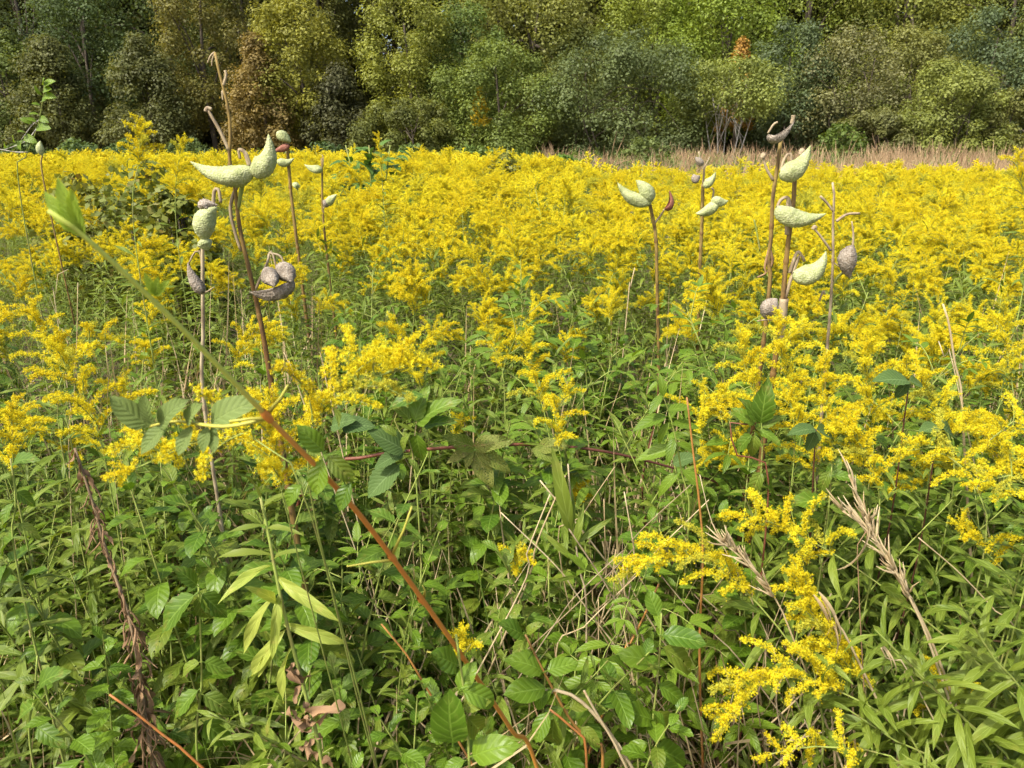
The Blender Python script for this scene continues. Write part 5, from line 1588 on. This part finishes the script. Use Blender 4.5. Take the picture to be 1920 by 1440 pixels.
straw('pale leaning leaf strip beside the split tan stalk', [(1760, 640), (1775, 680), (1795, 720)], 0.0016, tint=1.0, Y=1.53)
straw('thick broken straw lying across the bottom middle', [(985, 1290), (1065, 1300), (1120, 1345), (1160, 1400), (1185, 1440)], 0.0042, tint=0.9, Y=1.0)
straw('second broken straw pointing up beside the lying straw', [(1095, 1295), (1120, 1340), (1150, 1390), (1175, 1440)], 0.0032, tint=0.95, Y=0.99)
straw('tan double straw leaning right in the bare patch', [(1235, 1095), (1210, 1150), (1180, 1210), (1160, 1250)], 0.003, M_ORANGE, Y=1.2)
straw('reddish upright stem right of the centre', [(1288, 745), (1300, 850), (1312, 950), (1318, 1050), (1312, 1260)], 0.0026, M_ORANGE, Y=1.22)
straw('dark red stem bending behind the glossy seedling', [(1215, 1010), (1205, 900), (1230, 780), (1235, 700)][::-1], 0.0026, M_BSTEM, Y=1.7)
straw('thin straw crossing below the reaching plume', [(1240, 1080), (1290, 1140), (1340, 1190), (1420, 1280)], 0.0016, M_DRYSTEM, Y=1.16)
straw('upright white straw behind the big plume at left', [(146, 530), (144, 640), (138, 760), (130, 880)], 0.0013, tint=1.0, Y=1.45)
straw('second upright pale straw left of the thin milkweed', [(198, 650), (205, 730), (208, 830)], 0.0012, tint=1.0, Y=1.4)
straw('pale straw standing clear in the field middle', [(1190, 502), (1182, 540), (1176, 580)], 0.0026, tint=1.0, Y=2.4)
straw('pale straw fork right of the tall milkweed', [(600, 660), (612, 710), (622, 760)], 0.002, tint=0.9, Y=1.5)
straw('slender pale straw right of the tall milkweed foot', [(532, 660), (550, 700), (566, 745)], 0.0014, tint=1.0, Y=1.4)
straw('bright orange runner stem in the bottom left corner', [(205, 1302), (265, 1345), (320, 1390), (380, 1440)], 0.0028, M_ORANGE, Y=0.95, tint=0.1, name='orange_runner')
straw('red stem slanting down left of the cane foot', [(715, 1170), (760, 1225), (800, 1290)], 0.0026, M_ORANGE, Y=1.05)
straw('drooping straw bent at the left behind the white straw', [(128, 505), (110, 510), (105, 560), (108, 600)], 0.0014, Y=2.0, tint=0.8)
# straw heap under the low plume
for i in range(36):
    r_ = random.Random(5000 + i)
    cx, cy = (r_.gauss(1420, 130), r_.gauss(1230, 90)) if i < 17 else (r_.gauss(1140, 60), r_.gauss(1110, 70))
    a = r_.uniform(-0.9, 0.9)
    ln = r_.uniform(90, 200)
    yy = r_.uniform(1.14, 1.3)
    straw('thin tan straw leaning in the tangle under the low plume' if i < 17 else 'thin tan straw leaning in the bare patch at the field centre', [(cx - math.sin(a) * ln, cy - ln * 0.7, yy), (cx, cy, yy), (cx + math.sin(a) * ln * 0.6, cy + ln * 0.6, yy + .02)], r_.uniform(0.0012, 0.0022), M_STRAW if r_.random() < .6 else M_DRYSTEM, tint=r_.random(), dx=r_.uniform(-.4, .4))['group'] = 'straws in the tangle under the low plume' if i < 17 else 'straws in the bare patch'

# ------------------------------------------------------------------ sapling twig at left, dark broad plant, olive shrub
Y = 2.7
bw = W([(84, 152, Y), (80, 190, Y), (70, 240, Y), (52, 290, Y), (40, 380, Y)])
g0 = Vector((bw[-1].x, Y, 0))
t = thing('sapling', 'slim sapling twig with small light green leaves against the dark wood at left', 'sapling', g0)
part('stem', tube(bw + [g0], [0.0015, 0.0028, 0.003], 6, M_GSTEM, 0.2, n=40), t, world=True)
for pts in ([(70, 240), (48, 265), (10, 280)], [(74, 225), (60, 235), (40, 262)], [(52, 285), (30, 285), (-10, 278)]):
    part('twig', tube(W([(a, b, Y) for a, b in pts]), [0.0022, 0.001], 5, M_PALEBARK, 0.7, n=10), t, world=True)
SL = [leaf(0.035, 0.022, 5, 2, 0.5, 0.7, bd, 0.3, m=M_ASH, tint=0.6 + 0.2 * k, stalk=0.004, seed=k) for k, bd in enumerate((0.5, 0.9))]
for i, (a, b) in enumerate((((82, 160), (80, 148)), ((82, 165), (92, 150)), ((80, 180), (66, 165)), ((80, 182), (95, 178)), ((78, 190), (82, 186)), ((78, 200), (64, 192)), ((74, 215), (58, 212)), ((74, 220), (84, 225)), ((70, 228), (52, 222)), ((62, 232), (42, 222)), ((66, 240), (86, 238)), ((50, 250), (36, 244)), ((30, 268), (22, 256)), ((44, 256), (60, 262)), ((14, 278), (6, 268)), ((40, 262), (34, 276)), ((80, 172), (90, 166)))):
    hand_leaf(t, SL[i % 2], 0.039, a, b, Y, Y - 0.02, up=(-0.3, -0.7, 0.5), k=1.25)

c = P(695, 330, 7.5)
t = thing('broadleaf_weed', 'dark green big leaved weed rising from the goldenrod behind the slim spire', 'plant', (c.x, 7.5, 0))
top = P(695, 272, 7.5).z
part('stem', join([tube([(c.x, 7.5, 0), (c.x + dx_ * .5, 7.5, top * .6), (c.x + dx_, 7.5, top)], [0.012, 0.006], 5, M_GSTEM, 0.3, n=8) for dx_ in (-.22, 0, .2)]), t, world=True)
PK = [leaf(0.2, 0.085, 5, 2, 0.6, 0.9, bd, 0.25, m=M_POKE, tint=0.4 * k, seed=k) for k, bd in enumerate((0.5, 1.0))]
for i in range(60):
    r_ = random.Random(i)
    o_ = Vector((r_.uniform(-.3, .3), r_.uniform(-.2, .1), top * r_.uniform(0.72, 0.99)))
    part('leaf', PK[i % 2], t, frame(o_, (r_.gauss(0, 1), r_.gauss(0, 1) - .3, r_.uniform(-.5, .3)), (0, -0.3, 1), r_.uniform(0.7, 1.1)))


def olive(px, Y_, toppx, wpx, label, seed):
    c_ = P(px, toppx, Y_)
    W_ = wpx / FPX * Y_
    g_, cs_ = crown_geo(seed, W_, c_.z * 0.75, 'round', 2200, 0.05)
    g_.qm[:] = M_OLIVE
    t_ = thing('olive_shrub', label, 'shrub', (c_.x, Y_, 0), 'olive shrubs in the goldenrod')
    part('foliage', g_, t_, Matrix.Translation((0, 0, c_.z * 0.25)))
    r_ = random.Random(seed)
    part('stem', join([tube([(0, 0, 0), Vector(cs_[r_.randrange(len(cs_))]) + Vector((0, 0, c_.z * .25))], [0.008, 0.003], 5, M_BARK, 0.5, n=5) for _ in range(8)]), t_)


olive(250, 4.6, 300, 230, 'olive brown shrub with rusty leaves at left among the goldenrod', 41)
olive(330, 4.0, 365, 150, 'lower olive shrub in front of the rusty leaved one', 42)
olive(130, 5.2, 330, 150, 'small olive shrub at far left behind the lime tip of the cane', 44)
olive(940, 11, 292, 90, 'small brownish green shrub among the far goldenrod at the middle', 43)
